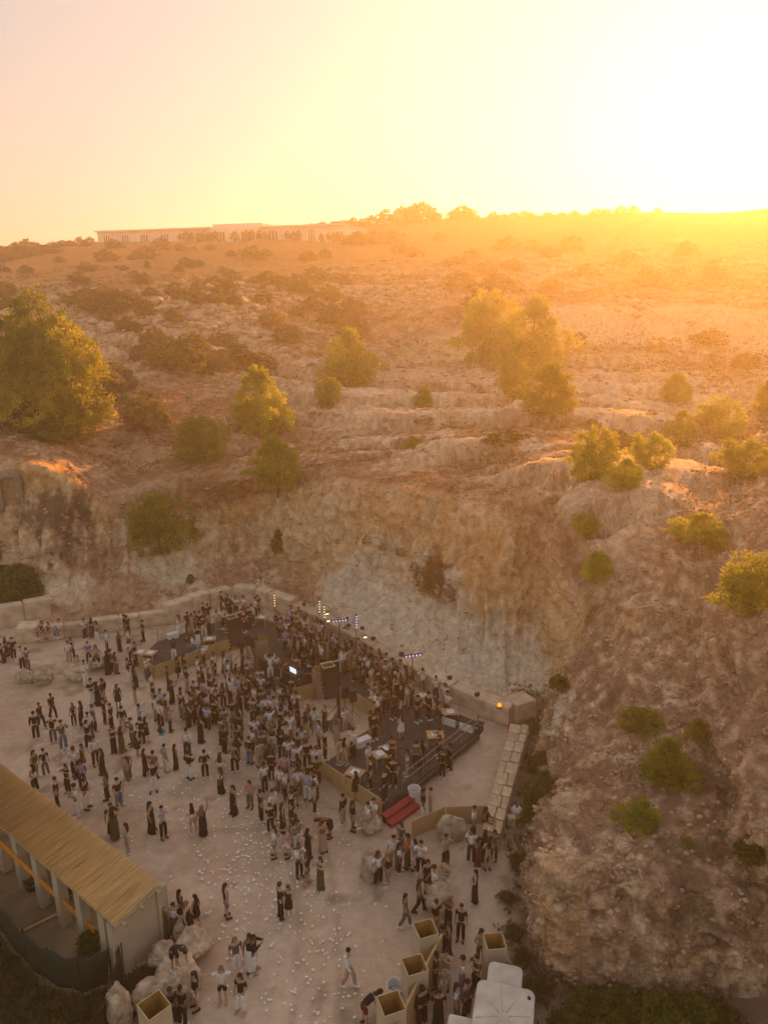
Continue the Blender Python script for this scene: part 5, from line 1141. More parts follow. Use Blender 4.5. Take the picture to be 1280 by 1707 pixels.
POSES = dict(
    stand=pose(),
    lean=pose(pelvis=(.03, 0, .95), knR=(-.13, -.06, .51), anR=(-.16, .0, .09), toR=(-.2, -.14, .035), elL=(.26, .06, 1.14), wrL=(.16, -.12, 1.02), haL=(.10, -.18, 1.02)),
    drink=pose(elR=(-.24, -.02, 1.13), wrR=(-.17, -.23, 1.24), haR=(-.14, -.29, 1.30), elL=(.25, .05, 1.13), wrL=(.22, -.10, .92), haL=(.2, -.15, .86)),
    fold=pose(elL=(.27, -.03, 1.14), wrL=(.02, -.2, 1.15), haL=(-.06, -.2, 1.17), elR=(-.27, -.03, 1.14), wrR=(-.03, -.22, 1.11), haR=(.05, -.22, 1.12)),
    phone=pose(elR=(-.25, -.16, 1.30), wrR=(-.12, -.32, 1.50), haR=(-.09, -.35, 1.57), elL=(.25, -.16, 1.30), wrL=(.10, -.32, 1.49), haL=(.06, -.35, 1.56)),
    armup=pose(elR=(-.26, -.06, 1.62), wrR=(-.22, -.12, 1.86), haR=(-.21, -.14, 1.94)),
    armsup=pose(elR=(-.30, -.04, 1.60), wrR=(-.24, -.1, 1.84), haR=(-.22, -.12, 1.92), elL=(.30, -.05, 1.58), wrL=(.26, -.14, 1.82), haL=(.24, -.16, 1.9)),
    walk=pose(knL=(.10, -.16, .52), anL=(.10, -.22, .10), toL=(.11, -.37, .05), knR=(-.10, .06, .50), anR=(-.10, .28, .13), toR=(-.11, .16, .035), elL=(.24, .12, 1.14), wrL=(.26, .12, .90), haL=(.26, .1, .82), elR=(-.24, -.04, 1.14), wrR=(-.25, -.2, .95), haR=(-.25, -.25, .88)),
    spread=pose(elR=(-.46, .0, 1.36), wrR=(-.72, -.02, 1.40), haR=(-.81, -.03, 1.41), elL=(.46, .0, 1.36), wrL=(.72, -.02, 1.38), haL=(.81, -.03, 1.38)),
    sit=sit,
    bend=pose(waist=(0, -.10, 1.05), chest=(0, -.28, 1.13), upper=(0, -.42, 1.15), neck=(0, -.50, 1.14), chin=(0, -.57, 1.12), face=(0, -.63, 1.16), crown=(0, -.68, 1.21), shL=(.175, -.41, 1.14), shR=(-.175, -.41, 1.14), elL=(.22, -.43, .86), wrL=(.18, -.48, .62), haL=(.17, -.5, .54), elR=(-.22, -.43, .86), wrR=(-.18, -.48, .62), haR=(-.17, -.5, .54), hiL=(.095, .03, .92), hiR=(-.095, .03, .92)))
RB = dict(pelvis=(.135, .105), waist=(.118, .09), chest=(.145, .105), upper=(.105, .08), neck=.05, chin=(.062, .07), face=(.078, .092), crown=(.055, .065), sh=.058, el=.041, wr=.029, ha=(.036, .022), hi=.092, kn=.056, an=.038, to=(.04, .026))
def rr(n, g=0.0, k=1.0):
    b = RB[n if n in RB else n[:2]]; return tuple(x * k + g for x in b) if isinstance(b, tuple) else b * k + g
def chain_mesh(name, P, names, edges, grow=0.0, over={}, sub=1):
    idx = {n: i for i, n in enumerate(names)}
    return skin_build(name, [P[n] for n in names], [(idx[a], idx[b]) for a, b in edges], [over[n] if n in over else rr(n, grow) for n in names], sub)
def add_geo(me, extra):
    bm = bmesh.new(); bm.from_mesh(me)
    for vs, fs in extra:
        bv = [bm.verts.new(v) for v in vs]
        for f in fs:
            try: bm.faces.new([bv[i] for i in f])
            except ValueError: pass
    bm.to_mesh(me); bm.free(); me.update()
def finger(a, b, c, r):
    """two tapered square segments a-b-c"""
    mb = MB(); mb.tube(a, b, r, r * .9, 4); mb.tube(b, c, r * .9, r * .6, 4); return (mb.v, mb.f)
CACHE = {}
def body_mesh(pn):
    k = ('body', pn)
    if k in CACHE: return CACHE[k]
    P = POSES[pn]; names = list(BASE.keys())
    names.remove('pelvis'); names = ['pelvis'] + names
    ed = [('pelvis', 'waist'), ('waist', 'chest'), ('chest', 'upper'), ('upper', 'neck'), ('neck', 'chin'), ('chin', 'face'), ('face', 'crown')]
    for s in 'LR': ed += [('upper', 'sh' + s), ('sh' + s, 'el' + s), ('el' + s, 'wr' + s), ('wr' + s, 'ha' + s), ('pelvis', 'hi' + s), ('hi' + s, 'kn' + s), ('kn' + s, 'an' + s), ('an' + s, 'to' + s)]
    me = chain_mesh('person', P, names, ed)
    ex = []
    for s, sg in (('L', 1), ('R', -1)):                               # five unequal bent fingers on each hand
        h, w_ = Vector(P['ha' + s]), Vector(P['wr' + s]); d = (h - w_).normalized(); side = d.cross(Vector((sg, 0.2, 0.1))).normalized(); nrm = d.cross(side)
        for q, ln in enumerate((.062, .074, .078, .066)):
            o = side * (.027 * (1.5 - q) * .75); a = h + d * .015 + o; b = a + d * ln * .55 + nrm * .006; c = b + d * ln * .4 + nrm * .022; ex.append(finger(a, b, c, .0095))
        a = h - d * .025 + side * .03; b = a + side * .028 + d * .03; c = b + d * .032 + nrm * .01; ex.append(finger(a, b, c, .011))
    f = Vector(P['face']); up = (Vector(P['crown']) - Vector(P['chin'])).normalized(); x = Vector((1, 0, 0)); fr = up.cross(x).normalized()
    if fr.y > 0: fr = -fr
    n0 = f + fr * .085
    ex.append(([n0 + up * .03, n0 + x * .016 - up * .015, n0 - x * .016 - up * .015, n0 + fr * .028 - up * .012], [(0, 2, 3), (0, 3, 1), (1, 3, 2)]))
    for sg in (1, -1): e_ = f + x * sg * .083; ex.append(([e_ + up * .03 - fr * .01, e_ - up * .03, e_ - up * .01 + fr * .02, e_ + x * sg * .02 - fr * .02], [(0, 1, 2), (0, 2, 3), (0, 3, 1), (1, 3, 2)]))
    add_geo(me, ex); CACHE[k] = me; return me
def top_mesh(pn, kind):
    k = ('top', pn, kind)
    if k in CACHE: return CACHE[k]
    P = dict(POSES[pn]); pe, wa = Vector(P['pelvis']), Vector(P['waist']); P['hem'] = tuple(pe + (pe - wa) * .15)
    for s in 'LR': P['mu' + s] = tuple(lerp(Vector(P['sh' + s]), Vector(P['el' + s]), .72))
    names = ['hem', 'waist', 'chest', 'upper']; ed = [('hem', 'waist'), ('waist', 'chest'), ('chest', 'upper')]; ov = dict(hem=(.165, .13), waist=(.152, .12), chest=(.172, .13), upper=(.115, .098))
    if kind == 'tank': P['cut'] = tuple(lerp(Vector(P['chest']), Vector(P['upper']), .75)); names[3] = 'cut'; ed[2] = ('chest', 'cut'); ov['cut'] = (.15, .1)
    for s in 'LR':
        if kind == 'tank': continue
        names += ['sh' + s]; ed += [('upper', 'sh' + s)]; ov['sh' + s] = .078
        if kind == 'tee': names += ['mu' + s]; ed += [('sh' + s, 'mu' + s)]; ov['mu' + s] = .070
        else: names += ['el' + s, 'wr' + s]; ed += [('sh' + s, 'el' + s), ('el' + s, 'wr' + s)]; ov['el' + s] = .062; ov['wr' + s] = .046
    me = chain_mesh('shirt', P, names, ed, 0, ov); CACHE[k] = me; return me
def bottom_mesh(pn, kind):
    k = ('bot', pn, kind)
    if k in CACHE: return CACHE[k]
    P = dict(POSES[pn]); pe, wa = Vector(P['pelvis']), Vector(P['waist']); P['top'] = tuple(pe + (wa - pe) * .2)
    names = ['pelvis', 'top']; ed = [('pelvis', 'top')]; ov = dict(pelvis=(.152, .122), top=(.14, .112))
    for s in 'LR':
        P['lk' + s] = tuple(lerp(Vector(P['hi' + s]), Vector(P['kn' + s]), .82)); P['la' + s] = tuple(Vector(P['an' + s]) + Vector((0, 0, -.01)))
        names += ['hi' + s]; ed += [('pelvis', 'hi' + s)]; ov['hi' + s] = .112
        if kind == 'shorts': names += ['lk' + s]; ed += [('hi' + s, 'lk' + s)]; ov['lk' + s] = .092
        else: names += ['kn' + s, 'la' + s]; ed += [('hi' + s, 'kn' + s), ('kn' + s, 'la' + s)]; ov['kn' + s] = .088; ov['la' + s] = .082
    me = chain_mesh('trousers', P, names, ed, 0, ov); CACHE[k] = me; return me
def dress_mesh(pn, ln):
    k = ('dress', pn, ln)
    if k in CACHE: return CACHE[k]
    P = POSES[pn]; pe, wa, ch = Vector(P['pelvis']), Vector(P['waist']), Vector(P['chest']); ft = (Vector(P['anL']) + Vector(P['anR'])) / 2; kn = (Vector(P['knL']) + Vector(P['knR'])) / 2
    if ln == 'long': C_ = [(lerp(ch, Vector(P['upper']), .5), .158, .112), (ch, .17, .13), (wa, .135, .108), (pe, .172, .14), (kn, .175, .15), (lerp(kn, ft, .55), .18, .165), (ft + Vector((0, 0, -.03)), .195, .185)]
    elif ln == 'short': C_ = [(lerp(ch, Vector(P['upper']), .5), .158, .112), (ch, .17, .13), (wa, .135, .108), (pe, .175, .145), (lerp(pe, kn, .5), .205, .175), (lerp(pe, kn, .8), .225, .19)]
    else: C_ = [(lerp(pe, wa, .5), .15, .115), (pe, .172, .14), (kn, .185, .165), (lerp(kn, ft, .6), .20, .185), (ft, .215, .2)]
    n = 14; vs = []; fs = []
    for j, (c, a, b) in enumerate(C_):
        for i in range(n):
            t = 2 * math.pi * i / n; fo = 1 + (.05 * math.cos(t * 5 + j) if j > 3 else 0); vs.append(c + Vector((a * fo * math.cos(t), b * fo * math.sin(t), 0)))
    for j in range(len(C_) - 1):
        for i in range(n): fs.append((j * n + i, (j + 1) * n + i, (j + 1) * n + (i + 1) % n, j * n + (i + 1) % n))
    me = me_from('dress', vs, fs, True); CACHE[k] = me; return me
def hair_mesh(pn, kind):
    k = ('hair', pn, kind)
    if k in CACHE: return CACHE[k]
    P = POSES[pn]; f, c, nk, upv = Vector(P['face']), Vector(P['crown']), Vector(P['neck']), None; up = (c - Vector(P['chin'])).normalized(); x = Vector((1, 0, 0)); fr = up.cross(x).normalized()
    if fr.y > 0: fr = -fr
    vs = []; fs = []; n = 12; rows = 6; ctr = f + up * .012 - fr * .008
    for j in range(rows + 1):
        for i in range(n):
            t = 2 * math.pi * i / n; back = -math.cos(t)                     # t = 0 faces forward
            lim = (.44 + .26 * (back * .5 + .5)) * math.pi; ph = lim * j / rows
            r = (.094 + .006 * math.sin(3 * t + j)); vs.append(ctr + up * (.112 * math.cos(ph)) + (fr * math.cos(t) * .108 + x * math.sin(t) * r) * math.sin(ph))
    fs = [(j * n + i, j * n + (i + 1) % n, (j + 1) * n + (i + 1) % n, (j + 1) * n + i) for j in range(rows) for i in range(n)]
    if kind == 'long':
        b0 = len(vs); secs = [(ctr - fr * .07 + up * .03, .085, .05), (ctr - fr * .085 - up * .1, .098, .05), (nk - fr * .085 - up * .02, .11, .045), (nk - fr * .11 - up * .16, .12, .04), (nk - fr * .115 - up * .30, .085, .025)]
        for cc, a, b in secs:
            for i in range(8): t = 2 * math.pi * i / 8; vs.append(cc + x * a * math.cos(t) + fr * b * math.sin(t))
        for j in range(4):
            for i in range(8): fs.append((b0 + j * 8 + i, b0 + j * 8 + (i + 1) % 8, b0 + (j + 1) * 8 + (i + 1) % 8, b0 + (j + 1) * 8 + i))
        fs.append(tuple(range(b0 + 32, b0 + 40)))
    me = me_from('hair', vs, fs, True); CACHE[k] = me; return me
def shoe_mesh(pn, side):
    k = ('shoe', pn, side)
    if k in CACHE: return CACHE[k]
    P = POSES[pn]; mb = MB()
    for s in side:
        a, t = Vector(P['an' + s]), Vector(P['to' + s]); d = t - a; d.z = 0; d.normalize(); sd = Vector((-d.y, d.x, 0)); a = Vector((a.x, a.y, max(0, a.z - .09))); z0 = a.z
        pr = [(-.075, .036, .09), (.02, .044, .105), (.12, .05, .075), (.21, .034, .045)]; vs = []
        for l, w_, h in pr: 
            c = a + d * l
            vs += [c + sd * w_, c - sd * w_, c - sd * w_ * .8 + Vector((0, 0, h)), c + sd * w_ * .8 + Vector((0, 0, h))]
        fs = [(3, 2, 1, 0), (12, 13, 14, 15)]
        for j in range(3):
            for i in range(4): fs.append((j * 4 + i, j * 4 + (i + 1) % 4, j * 4 + 4 + (i + 1) % 4, j * 4 + 4 + i))
        mb.add(vs, fs)
    me = me_from('shoe', mb.v, mb.f); CACHE[k] = me; return me
CLOTH = {'B': ('black', (.018, .017, .018)), 'W': ('white', (.72, .70, .68)), 'G': ('grey', (.13, .125, .12)), 'U': ('blue', (.10, .20, .42)), 'L': ('sky-blue', (.36, .44, .62)), 'N': ('beige', (.42, .32, .23)), 'O': ('olive', (.085, .085, .03)),
         'P': ('pink', (.52, .30, .30)), 'R': ('maroon', (.15, .035, .035)), 'V': ('lilac', (.34, .28, .48)), 'C': ('turquoise', (.04, .38, .50)), 'T': ('brown', (.20, .12, .075)), 'E': ('green', (.06, .22, .12)), 'J': ('denim', (.13, .18, .27)), 'Q': ('orange', (.6, .16, .05))}
def cloth(c): return mat('cloth_' + CLOTH[c][0].replace(' ', '_'), CLOTH[c][1], var=.10, scale=7, bump=.15, bscale=14, rough=.92, spec=.15)
SKIN = [mat('skin_tone_' + n, c, var=.04, rough=.6) for n, c in (('light', (.50, .30, .20)), ('tan', (.40, .22, .13)), ('deep', (.20, .11, .07)))]
HAIR = [mat('hair_' + n, c, var=.2, scale=20, rough=.6) for n, c in (('black', (.012, .009, .008)), ('brown', (.035, .02, .012)), ('blond', (.22, .14, .06)))]
def omat(o, m):
    if not o.data.materials: o.data.materials.append(None)
    o.material_slots[0].link = 'OBJECT'; o.material_slots[0].material = m
PEOPLE = []; FILLING = [False]
prn = random.Random(99)
def person(px, py, code, zone, po=None, face=None, z=None, hgt=None, gz=None):
    """code: top letter + bottom letter (lower case = shorts / short skirt); Xd long dress, Xs short dress"""
    zf = (DZ if zone[0] == '*' else 0.0) if z is None else z
    PEOPLE.append(dict(fill=FILLING[0], px=px, py=py, code=code, zone=zone.lstrip('*'), pose=po, face=face, z=zf, h=hgt))
def crop(x0, y0, s, L, zone, **k):
    for it in L:
        x, y, c = it[:3]; po = it[3] if len(it) > 3 else None; fc = it[4] if len(it) > 4 else None
        person(x0 + x / s, y0 + y / s, c, zone, po, fc, **k)
# --- left of the deck, along the low wall
crop(0, 900, 2.667, [(8, 535, 'BB', 'sit'), (35, 520, 'PB'), (45, 532, 'BB', 'sit'), (66, 532, 'BB')], "at the slanting wall")
crop(0, 900, 2.667, [(190, 430, 'Bs', 'sit', 200), (220, 432, 'Rs', 'sit', 190), (268, 424, 'WJ', 'sit', 185)], "seated on low wall", z=.62)
crop(0, 900, 2.667, [(382, 441, 'WB'), (413, 432, 'NR'), (436, 452, 'NW'), (312, 548, 'WN'), (326, 530, 'BB'), (400, 553, 'UB'), (480, 496, 'WB'), (105, 577, 'WB'), (128, 580, 'GG'), (535, 497, 'Bd'), (575, 490, 'WB'), (560, 425, 'BN'), (572, 428, 'BB'), (640, 449, 'BB', 'fold'),
     (385, 645, 'WW'), (483, 597, 'Bd'), (520, 595, 'GG'), (590, 546, 'WB'), (607, 556, 'BB'), (576, 637, 'BW'), (605, 657, 'GB'), (658, 622, 'WG', 'phone'), (500, 590, 'OB')], "left of the deck")
crop(0, 900, 2.667, [(348, 582, 'Ns', 'sit', 180), (432, 545, 'NB', 'sit', 160)], "perched on a boulder", z=.45)
crop(0, 900, 2.667, [(415, 732, 'BW'), (440, 736, 'Bd'), (465, 726, 'BN'), (530, 750, 'Bs'), (470, 818, 'BB'), (605, 726, 'BN'), (240, 797, 'BB', 'walk', 120), (188, 838, 'BB', 'walk', 110), (165, 886, 'BB'), (242, 902, 'BG'), (287, 932, 'GJ'), (333, 825, 'BB'), (368, 827, 'Bd'), (423, 850, 'GB'), (402, 882, 'WG'),
     (500, 842, 'BB'), (550, 852, 'BN'), (592, 912, 'GG'), (546, 946, 'Od'), (628, 852, 'LB'), (510, 946, 'Bd'), (165, 1055, 'On'), (208, 1050, 'BG'), (375, 1027, 'Rs'), (398, 930, 'BB'), (430, 1000, 'WB'), (460, 1042, 'Bd'), (340, 1042, 'WB'), (572, 1062, 'NG')], "on the left gravel")
crop(0, 900, 2.667, [(650, 1047, 'Bd'), (690, 1062, 'GB'), (740, 1032, 'NW'), (785, 1021, 'Bd'), (845, 1062, 'BW'), (725, 932, 'CW'), (836, 962, 'WB'), (760, 852, 'NB'), (716, 832, 'WB'), (686, 742, 'BB'), (680, 692, 'WB'), (1000, 946, 'BB'), (1045, 1032, 'GB'), (915, 1057, 'BB'), (985, 1072, 'WN'), (655, 902, 'Bs'), (615, 962, 'Bs'), (635, 912, 'BB'), (700, 806, 'WN'), (742, 800, 'BN'), (720, 770, 'LB'), (795, 620, 'Bs'), (824, 612, 'BU'), (908, 562, 'WB'), (750, 668, 'BB'), (768, 726, 'Bd')], "at the crowd's left edge")
# --- lower yard
crop(0, 1250, 3.048, [(185, 215, 'WB'), (300, 300, 'BB'), (395, 332, 'WW'), (445, 297, 'BW'), (425, 197, 'VB'), (350, 217, 'BB'), (390, 140, 'WB')], "behind the reed roof")
crop(0, 1250, 3.048, [(550, 250, 'NB'), (610, 287, 'BJ'), (590, 452, 'Od', 'phone'), (578, 430, 'BB'), (655, 527, 'Wn'), (785, 212, 'BW'), (775, 417, 'Bd'), (835, 447, 'LB', 'phone'), (985, 431, 'Wn'), (1035, 431, 'Bd', 'armup'), (1125, 222, 'WB'), (1190, 326, 'Bd'), (655, 162, 'NG')], "on the littered gravel")
crop(0, 1250, 3.048, [(1155, 852, 'Bj', 'stand', 60), (1205, 1122, 'GW', 'stand', 150), (1277, 1120, 'BW', 'stand', 170), (1135, 1282, 'Wb', 'spread', 175), (1230, 1332, 'BW', 'lean', 200)], "on the bottom gravel")
crop(0, 1250, 3.048, [(1003, 892, 'Bs', 'stand', 300), (892, 940, 'WO', 'armsup', 180), (925, 880, 'Bs', 'stand', 60), (960, 948, 'Bs', 'lean', 90), (845, 960, 'Od', 'stand', 20), (1000, 1312, 'Bw', 'stand', 240), (880, 1398, 'BB'), (932, 1400, 'BB')], "by the boulder heap")
person(0 + 890 / 3.048, 1250 + 1118 / 3.048, 'Bb', "standing on the largest boulder", 'bend', 120, z=1.15)
crop(400, 1250, 2.56, [(150, 457, 'Wj'), (208, 455, 'Pw'), (245, 420, 'NW'), (292, 462, 'Bd'), (255, 542, 'WB'), (290, 572, 'Bg'), (345, 597, 'Od'), (355, 432, 'TN'), (384, 372, 'Bs', 'bend', 250), (132, 352, 'BB'), (184, 352, 'Bd'), (223, 312, 'BB'), (145, 302, 'WB'), (92, 302, 'BB'), (237, 402, 'RN'),
     (45, 246, 'PG'), (108, 176, 'WB'), (155, 166, 'Pn'), (196, 216, 'WB'), (237, 242, 'Bj'), (290, 216, 'LW'), (320, 266, 'NB'), (330, 212, 'WB'), (175, 717, 'BB'), (210, 717, 'Bs')], "below the right deck")
crop(400, 1250, 2.56, [(65, 942, 'BW', 'phone', 100), (465, 1012, 'WN', 'walk', 110), (532, 1172, 'Br', 'bend', 60)], "alone on gravel")
crop(400, 1250, 2.56, [(440, 317, 'BN'), (482, 342, 'Bn'), (495, 213, 'Bs')], "at the front fascia")
crop(400, 1250, 2.56, [(542, 322, 'WN', 'sit', 250), (568, 305, 'WN', 'sit', 230)], "sitting on low boulder", z=.38)
crop(400, 1250, 2.56, [(780, 297, 'BW', 'stand', 90), (812, 288, 'NN', 'stand', 270)], "by the red stair")
crop(400, 1250, 2.56, [(655, 502, 'WN'), (686, 440, 'GG'), (680, 522, 'WB'), (715, 502, 'QO'), (745, 512, 'Vw'), (770, 530, 'WB'), (590, 572, 'WB', 'lean', 150), (630, 577, 'Bj', 'stand', 250), (800, 602, 'Bs'), (876, 500, 'NB'), (876, 612, 'NW'), (765, 690, 'NB', 'walk', 90), (825, 642, 'WG', 'walk', 260), (705, 757, 'TG', 'walk', 100)], "around the yard boulder")
crop(400, 1250, 2.56, [(887, 772, 'Bd'), (940, 812, 'BB', 'stand', 200), (1000, 652, 'Bd'), (835, 790, 'BN'), (887, 882, 'Rd'), (860, 902, 'BB'), (1025, 902, 'NO')], "in the yard queue")
crop(400, 1250, 2.56, [(985, 482, 'WB'), (1015, 497, 'Rd'), (1055, 512, 'Nn'), (1040, 470, 'Bd'), (1082, 470, 'TR'), (995, 372, 'WB')], "at the slab wall")
person(400 + 1050 / 2.56, 1250 + 340 / 2.56, 'Bd', "seated at slab wall", 'sit', 120, z=.5)
crop(400, 1250, 2.56, [(830, 1012, 'RB'), (876, 1015, 'NW'), (850, 1105, 'Ww'), (945, 1042, 'WJ'), (1005, 1032, 'OB'), (920, 1150, 'WG'), (965, 1140, 'GB'), (775, 1172, 'BB'), (845, 1180, 'BB')], "behind the plywood screen")
# --- right deck
crop(360, 960, 2.56, [(790, 697, 'Ws'), (650, 837, 'WN'), (735, 872, 'BB'), (755, 897, 'BB'), (660, 907, 'BB'), (717, 962, 'BB'), (815, 852, 'WNs'[:2]), (880, 802, 'Bd'), (853, 822, 'GB'), (950, 772, 'RB'), (750, 800, 'Rd')], "*among the card tables")
crop(360, 960, 2.56, [(585, 772, 'WB'), (520, 802, 'NN'), (550, 807, 'NN'), (466, 782, 'BB'), (440, 732, 'LB'), (465, 662, 'Bd'), (550, 668, 'WN'), (515, 702, 'JN'), (675, 700, 'BB'), (660, 690, 'BN')], "*around the right mast")
crop(360, 960, 2.56, [(690, 622, 'WB'), (815, 562, 'WN'), (786, 622, 'LB'), (860, 622, 'BB'), (905, 612, 'BB'), (945, 612, 'RR'), (985, 602, 'WB'), (880, 502, 'WG'), (937, 532, 'WB'), (975, 562, 'WN'), (770, 542, 'Bd'), (806, 532, 'Bd'), (760, 612, 'BB'), (725, 580, 'TB'), (690, 552, 'NN'), (665, 540, 'NW'), (720, 530, 'BB')], "*by the long wall")
crop(360, 960, 2.56, [(965, 862, 'BB', 'stand', 200), (995, 832, 'BB', 'stand', 240)], "outside the deck rail")
# --- back left deck
crop(200, 960, 4.267, [(425, 422, 'WW'), (490, 410, 'BB'), (518, 418, 'PN'), (545, 400, 'BB'), (600, 432, 'BW'), (575, 410, 'BB'), (635, 415, 'NB'), (695, 380, 'WN'), (735, 375, 'WB'), (600, 330, 'BB'), (630, 340, 'BB'), (725, 250, 'BB'), (765, 260, 'BB'), (745, 300, 'WB'), (790, 300, 'RB'), (830, 290, 'WB'), (885, 290, 'WB'), (970, 300, 'WB'), (985, 280, 'BB'), (940, 350, 'WB'), (760, 410, 'NW'), (870, 380, 'RB'), (890, 400, 'BB'), (920, 370, 'BB')], "*on the back deck")
crop(200, 960, 4.267, [(390, 600, 'BW', 'phone', 180), (560, 500, 'BW', 'phone', 160), (490, 540, 'BJ', 'sit'), (520, 530, 'WL', 'sit')], "*on left deck edge")
# --- booth
crop(360, 960, 2.56, [(235, 440, 'WW', 'armsup', 160), (262, 430, 'WB', 'drink', 150), (300, 455, 'RB', 'stand', 150), (345, 440, 'RB', 'armup', 170), (375, 425, 'BB', 'stand', 200), (400, 470, 'BB', 'stand', 210)], "*behind the booth table")
# --- dense crowds
FILLING[0] = True
def inside(p, poly):
    c = False; j = len(poly) - 1
    for i in range(len(poly)):
        if (poly[i][1] > p[1]) != (poly[j][1] > p[1]) and p[0] < (poly[j][0] - poly[i][0]) * (p[1] - poly[i][1]) / (poly[j][1] - poly[i][1]) + poly[i][0]: c = not c
        j = i
    return c
CODES = ['WB', 'WN', 'WW', 'WG', 'WJ', 'LB', 'WB', 'WB', 'WN', 'NN', 'LJ', 'WO'] + ['BB'] * 8 + ['Bd'] * 4 + ['BN', 'BW', 'BJ', 'Bs', 'Bs', 'WB', 'WB', 'WB', 'WN', 'WG', 'WJ', 'NB', 'NN', 'LB', 'GB', 'RB', 'PG', 'TB', 'TN', 'OB', 'Ns', 'Td', 'GG', 'UB', 'RN', 'PB', 'EB', 'VB', 'OB', 'Jj', 'Bj']
def fill(poly, n, zone, seed, mind, poses=None, codes=CODES):
    r = random.Random(seed); x0, x1 = min(p[0] for p in poly), max(p[0] for p in poly); y0, y1 = min(p[1] for p in poly), max(p[1] for p in poly); k = 0; tries = 0; zf = DZ if zone[0] == '*' else 0
    while k < n and tries < 6000:
        tries += 1; p = (r.uniform(x0, x1), r.uniform(y0, y1))
        if not inside(p, poly): continue
        g = G(p[0], p[1], zf)
        if any((g - G(q['px'], q['py'], q['z'])).length < mind for q in PEOPLE if abs(q['z'] - zf) < .2): continue
        person(p[0], p[1], r.choice(codes), zone, r.choice(poses) if poses else None); k += 1
CR = ['stand', 'stand', 'stand', 'drink', 'lean', 'armup', 'phone', 'armsup', 'stand', 'fold']
fill([(310, 1150), (345, 1118), (395, 1112), (425, 1135), (415, 1170), (330, 1190)], 26, "in left mast crowd", 1, .46, CR)
fill([(425, 1138), (498, 1178), (530, 1215), (505, 1262), (450, 1232), (405, 1180)], 36, "in booth front crowd", 2, .44, CR)
fill([(300, 1185), (405, 1175), (450, 1235), (440, 1290), (380, 1262), (312, 1225)], 30, "in the middle crowd", 3, .52, CR)
fill([(440, 1240), (505, 1265), (535, 1300), (530, 1350), (480, 1350), (430, 1300)], 18, "in near right crowd", 4, .55, CR)
fill([(462, 1050), (500, 1044), (552, 1078), (560, 1110), (530, 1118), (480, 1098)], 42, "*in back booth crowd", 5, .40, CR)
fill([(556, 1085), (620, 1112), (690, 1150), (690, 1175), (630, 1160), (560, 1115)], 46, "*in long wall crowd", 6, .40, CR)
FILLING[0] = False
person(579, 1056, 'WB', "sitting on the long wall", 'sit', 200, z=.62)
SC['people_count'] = len(PEOPLE)
BOOTH = G(466, 1118)
n_single = 300 - sum(1 for q in PEOPLE if not q['fill'])
for i, q in enumerate(sorted([q for q in PEOPLE if q['fill']], key=lambda q: -q['py'] - (0 if q['z'] == 0 else -60))): q['far'] = i >= n_single
CROWD = []                                                          # meshes, materials and places of the far guests
prn = random.Random(5); count = {}
for q in PEOPLE:
    loc = G(q['px'], q['py'], q['z']); c = q['code']; crowd = 'crowd' in q['zone']
    po = q['pose'] or prn.choice(('stand', 'stand', 'lean', 'drink', 'fold', 'phone', 'stand'))
    dress = 'long' if c[1] == 'd' else ('short' if c[1] == 's' else None); fem = dress is not None or c[1].islower() or (c[0] in 'NPRT' and prn.random() < .6) or prn.random() < .18
    if q['face'] is not None: rz_ = R(180 - q['face'])
    elif crowd: d = BOOTH - loc; rz_ = math.atan2(d.y, d.x) + math.pi / 2 + prn.gauss(0, .35)
    else: rz_ = prn.uniform(0, 6.28)
    s = (q['h'] or prn.gauss(1.66 if fem else 1.77, .05)) / 1.74
    far = q.get('far', False)
    o = mesh_obj('person', body_mesh(po)); o.location = loc; o.rotation_euler = (0, 0, rz_); bw_ = prn.uniform(.9, 1.16); o.scale = (s * bw_, s * bw_ * prn.uniform(.95, 1.05), s); omat(o, prn.choice((SKIN[0], SKIN[0], SKIN[1], SKIN[1], SKIN[2])))
    def ch(name, me, m): k_ = mesh_obj(name, me, None, o); omat(k_, m); return k_
    tcol = CLOTH[c[0]][0]
    if dress:
        ch('dress', dress_mesh(po, dress), cloth(c[0])); desc = f'{tcol} {dress} dress'
    else:
        kind = prn.choice(('tank', 'tee')) if fem else prn.choice(('tee', 'tee', 'long')); bl = c[1].upper(); shorts = c[1].islower()
        ch('shirt', top_mesh(po, kind), cloth(c[0]))
        if not shorts and fem and po not in ('sit', 'walk', 'bend') and prn.random() < .25: ch('skirt', dress_mesh(po, 'skirt'), cloth(bl)); bw = 'skirt'
        else: ch('shorts' if shorts else 'trousers', bottom_mesh(po, 'shorts' if shorts else 'trousers'), cloth(bl)); bw = 'shorts' if shorts else 'trousers'
        bc = CLOTH[bl][0]; desc = f'all {tcol}' if bc == tcol and bw == 'trousers' else f'{tcol} top, {bc} {bw}'
    ch('hair', hair_mesh(po, 'long' if fem else 'short'), prn.choice((HAIR[0], HAIR[0], HAIR[1], HAIR[1], HAIR[2])) if fem else prn.choice((HAIR[0], HAIR[0], HAIR[1])))
    sm_ = cloth(prn.choice('BBWWN')); ch('shoe', shoe_mesh(po, 'L'), sm_); ch('shoe', shoe_mesh(po, 'R'), sm_)
    if far: CROWD.append(o); continue
    q['obj'] = o; q['desc'] = desc; count.setdefault((desc, q['zone']), []).append(q)
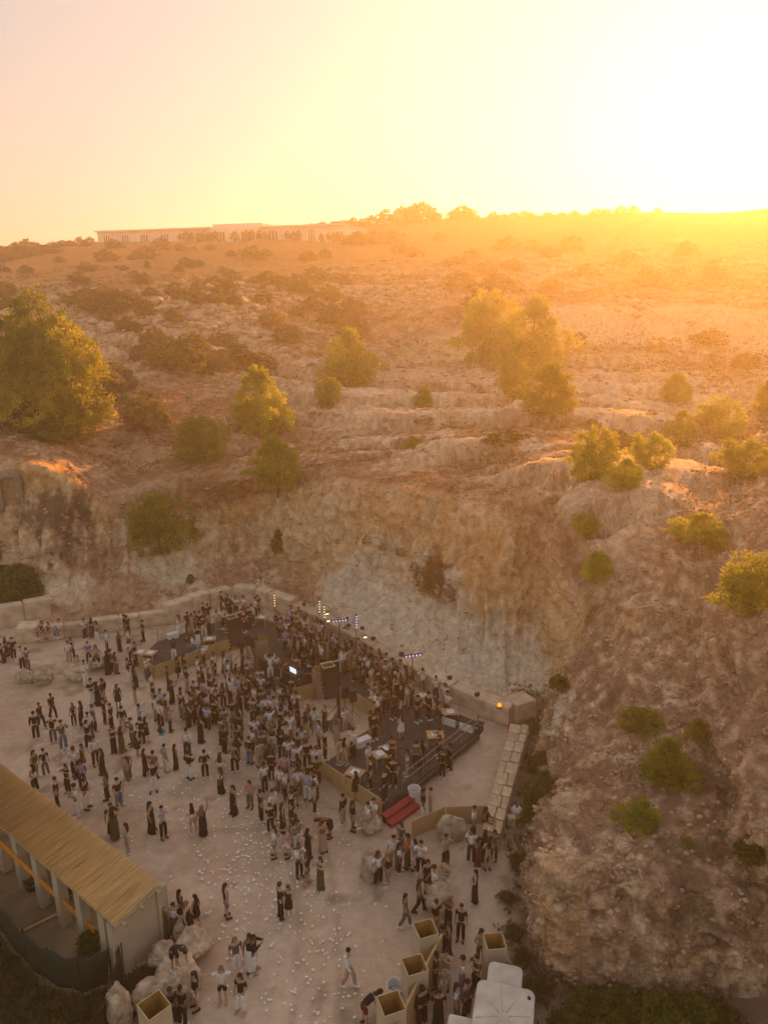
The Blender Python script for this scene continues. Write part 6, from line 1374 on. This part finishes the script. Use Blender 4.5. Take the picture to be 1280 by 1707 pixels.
for (desc, zone), L in count.items():
    L.sort(key=lambda q: q['px'])
    for i, q in enumerate(L):
        lb = f'person in {desc} {zone}' + (f', {ORD[i]} such from left' if len(L) > 1 else '')
        tag(q['obj'], lb, 'person', 'guests at the quarry party')

# the guests past the first three hundred: one mass, still whole figures
bpy.context.view_layer.update()
cv, cf_tri, cmi, cm, nv = [], [], [], [], 0
for root in CROWD:
    for o in [root] + list(root.children):
        me = o.data; me.calc_loop_triangles(); V = np.empty(len(me.vertices) * 3, dtype=np.float32); me.vertices.foreach_get('co', V); Mx = np.array(o.matrix_world)
        V = V.reshape(-1, 3) @ Mx[:3, :3].T + Mx[:3, 3]; tri = np.empty(len(me.loop_triangles) * 3, dtype=np.int32); me.loop_triangles.foreach_get('vertices', tri)
        m = o.material_slots[0].material
        if m not in cm: cm.append(m)
        cv.append(V); cf_tri.append(tri.reshape(-1, 3) + nv); cmi.append(np.full(len(tri) // 3, cm.index(m), dtype=np.int32)); nv += len(V)
me = me_np('crowd', np.concatenate(cv), np.concatenate(cf_tri), True)
for m in cm: me.materials.append(m)
me.polygons.foreach_set('material_index', np.concatenate(cmi))
o = mesh_obj('crowd', me, None, None, 'stuff'); o['label'] = 'packed mass of guests dancing behind and before the booth'
for root in CROWD:
    for k_ in list(root.children): bpy.data.objects.remove(k_)
    bpy.data.objects.remove(root)
# ================================================================== HAZE
hm = bpy.data.materials.new('evening_haze'); hm.use_nodes = True; nt = hm.node_tree; nt.nodes.clear()
pv = nt.nodes.new('ShaderNodeVolumePrincipled'); ho = nt.nodes.new('ShaderNodeOutputMaterial')
pv.inputs['Color'].default_value = (.98, .89, .76, 1); pv.inputs['Density'].default_value = HAZE_DENSITY; pv.inputs['Anisotropy'].default_value = HAZE_G
nt.links.new(pv.outputs[0], ho.inputs['Volume'])
b = MB().box((0, 0, 37.5), (1300, 1300, 77)); hz = b.build('haze', hm, kind='stuff')  # its sunlit glow also stands in for lens flare
hz['label'] = 'thin warm evening haze filling the air over the quarry'
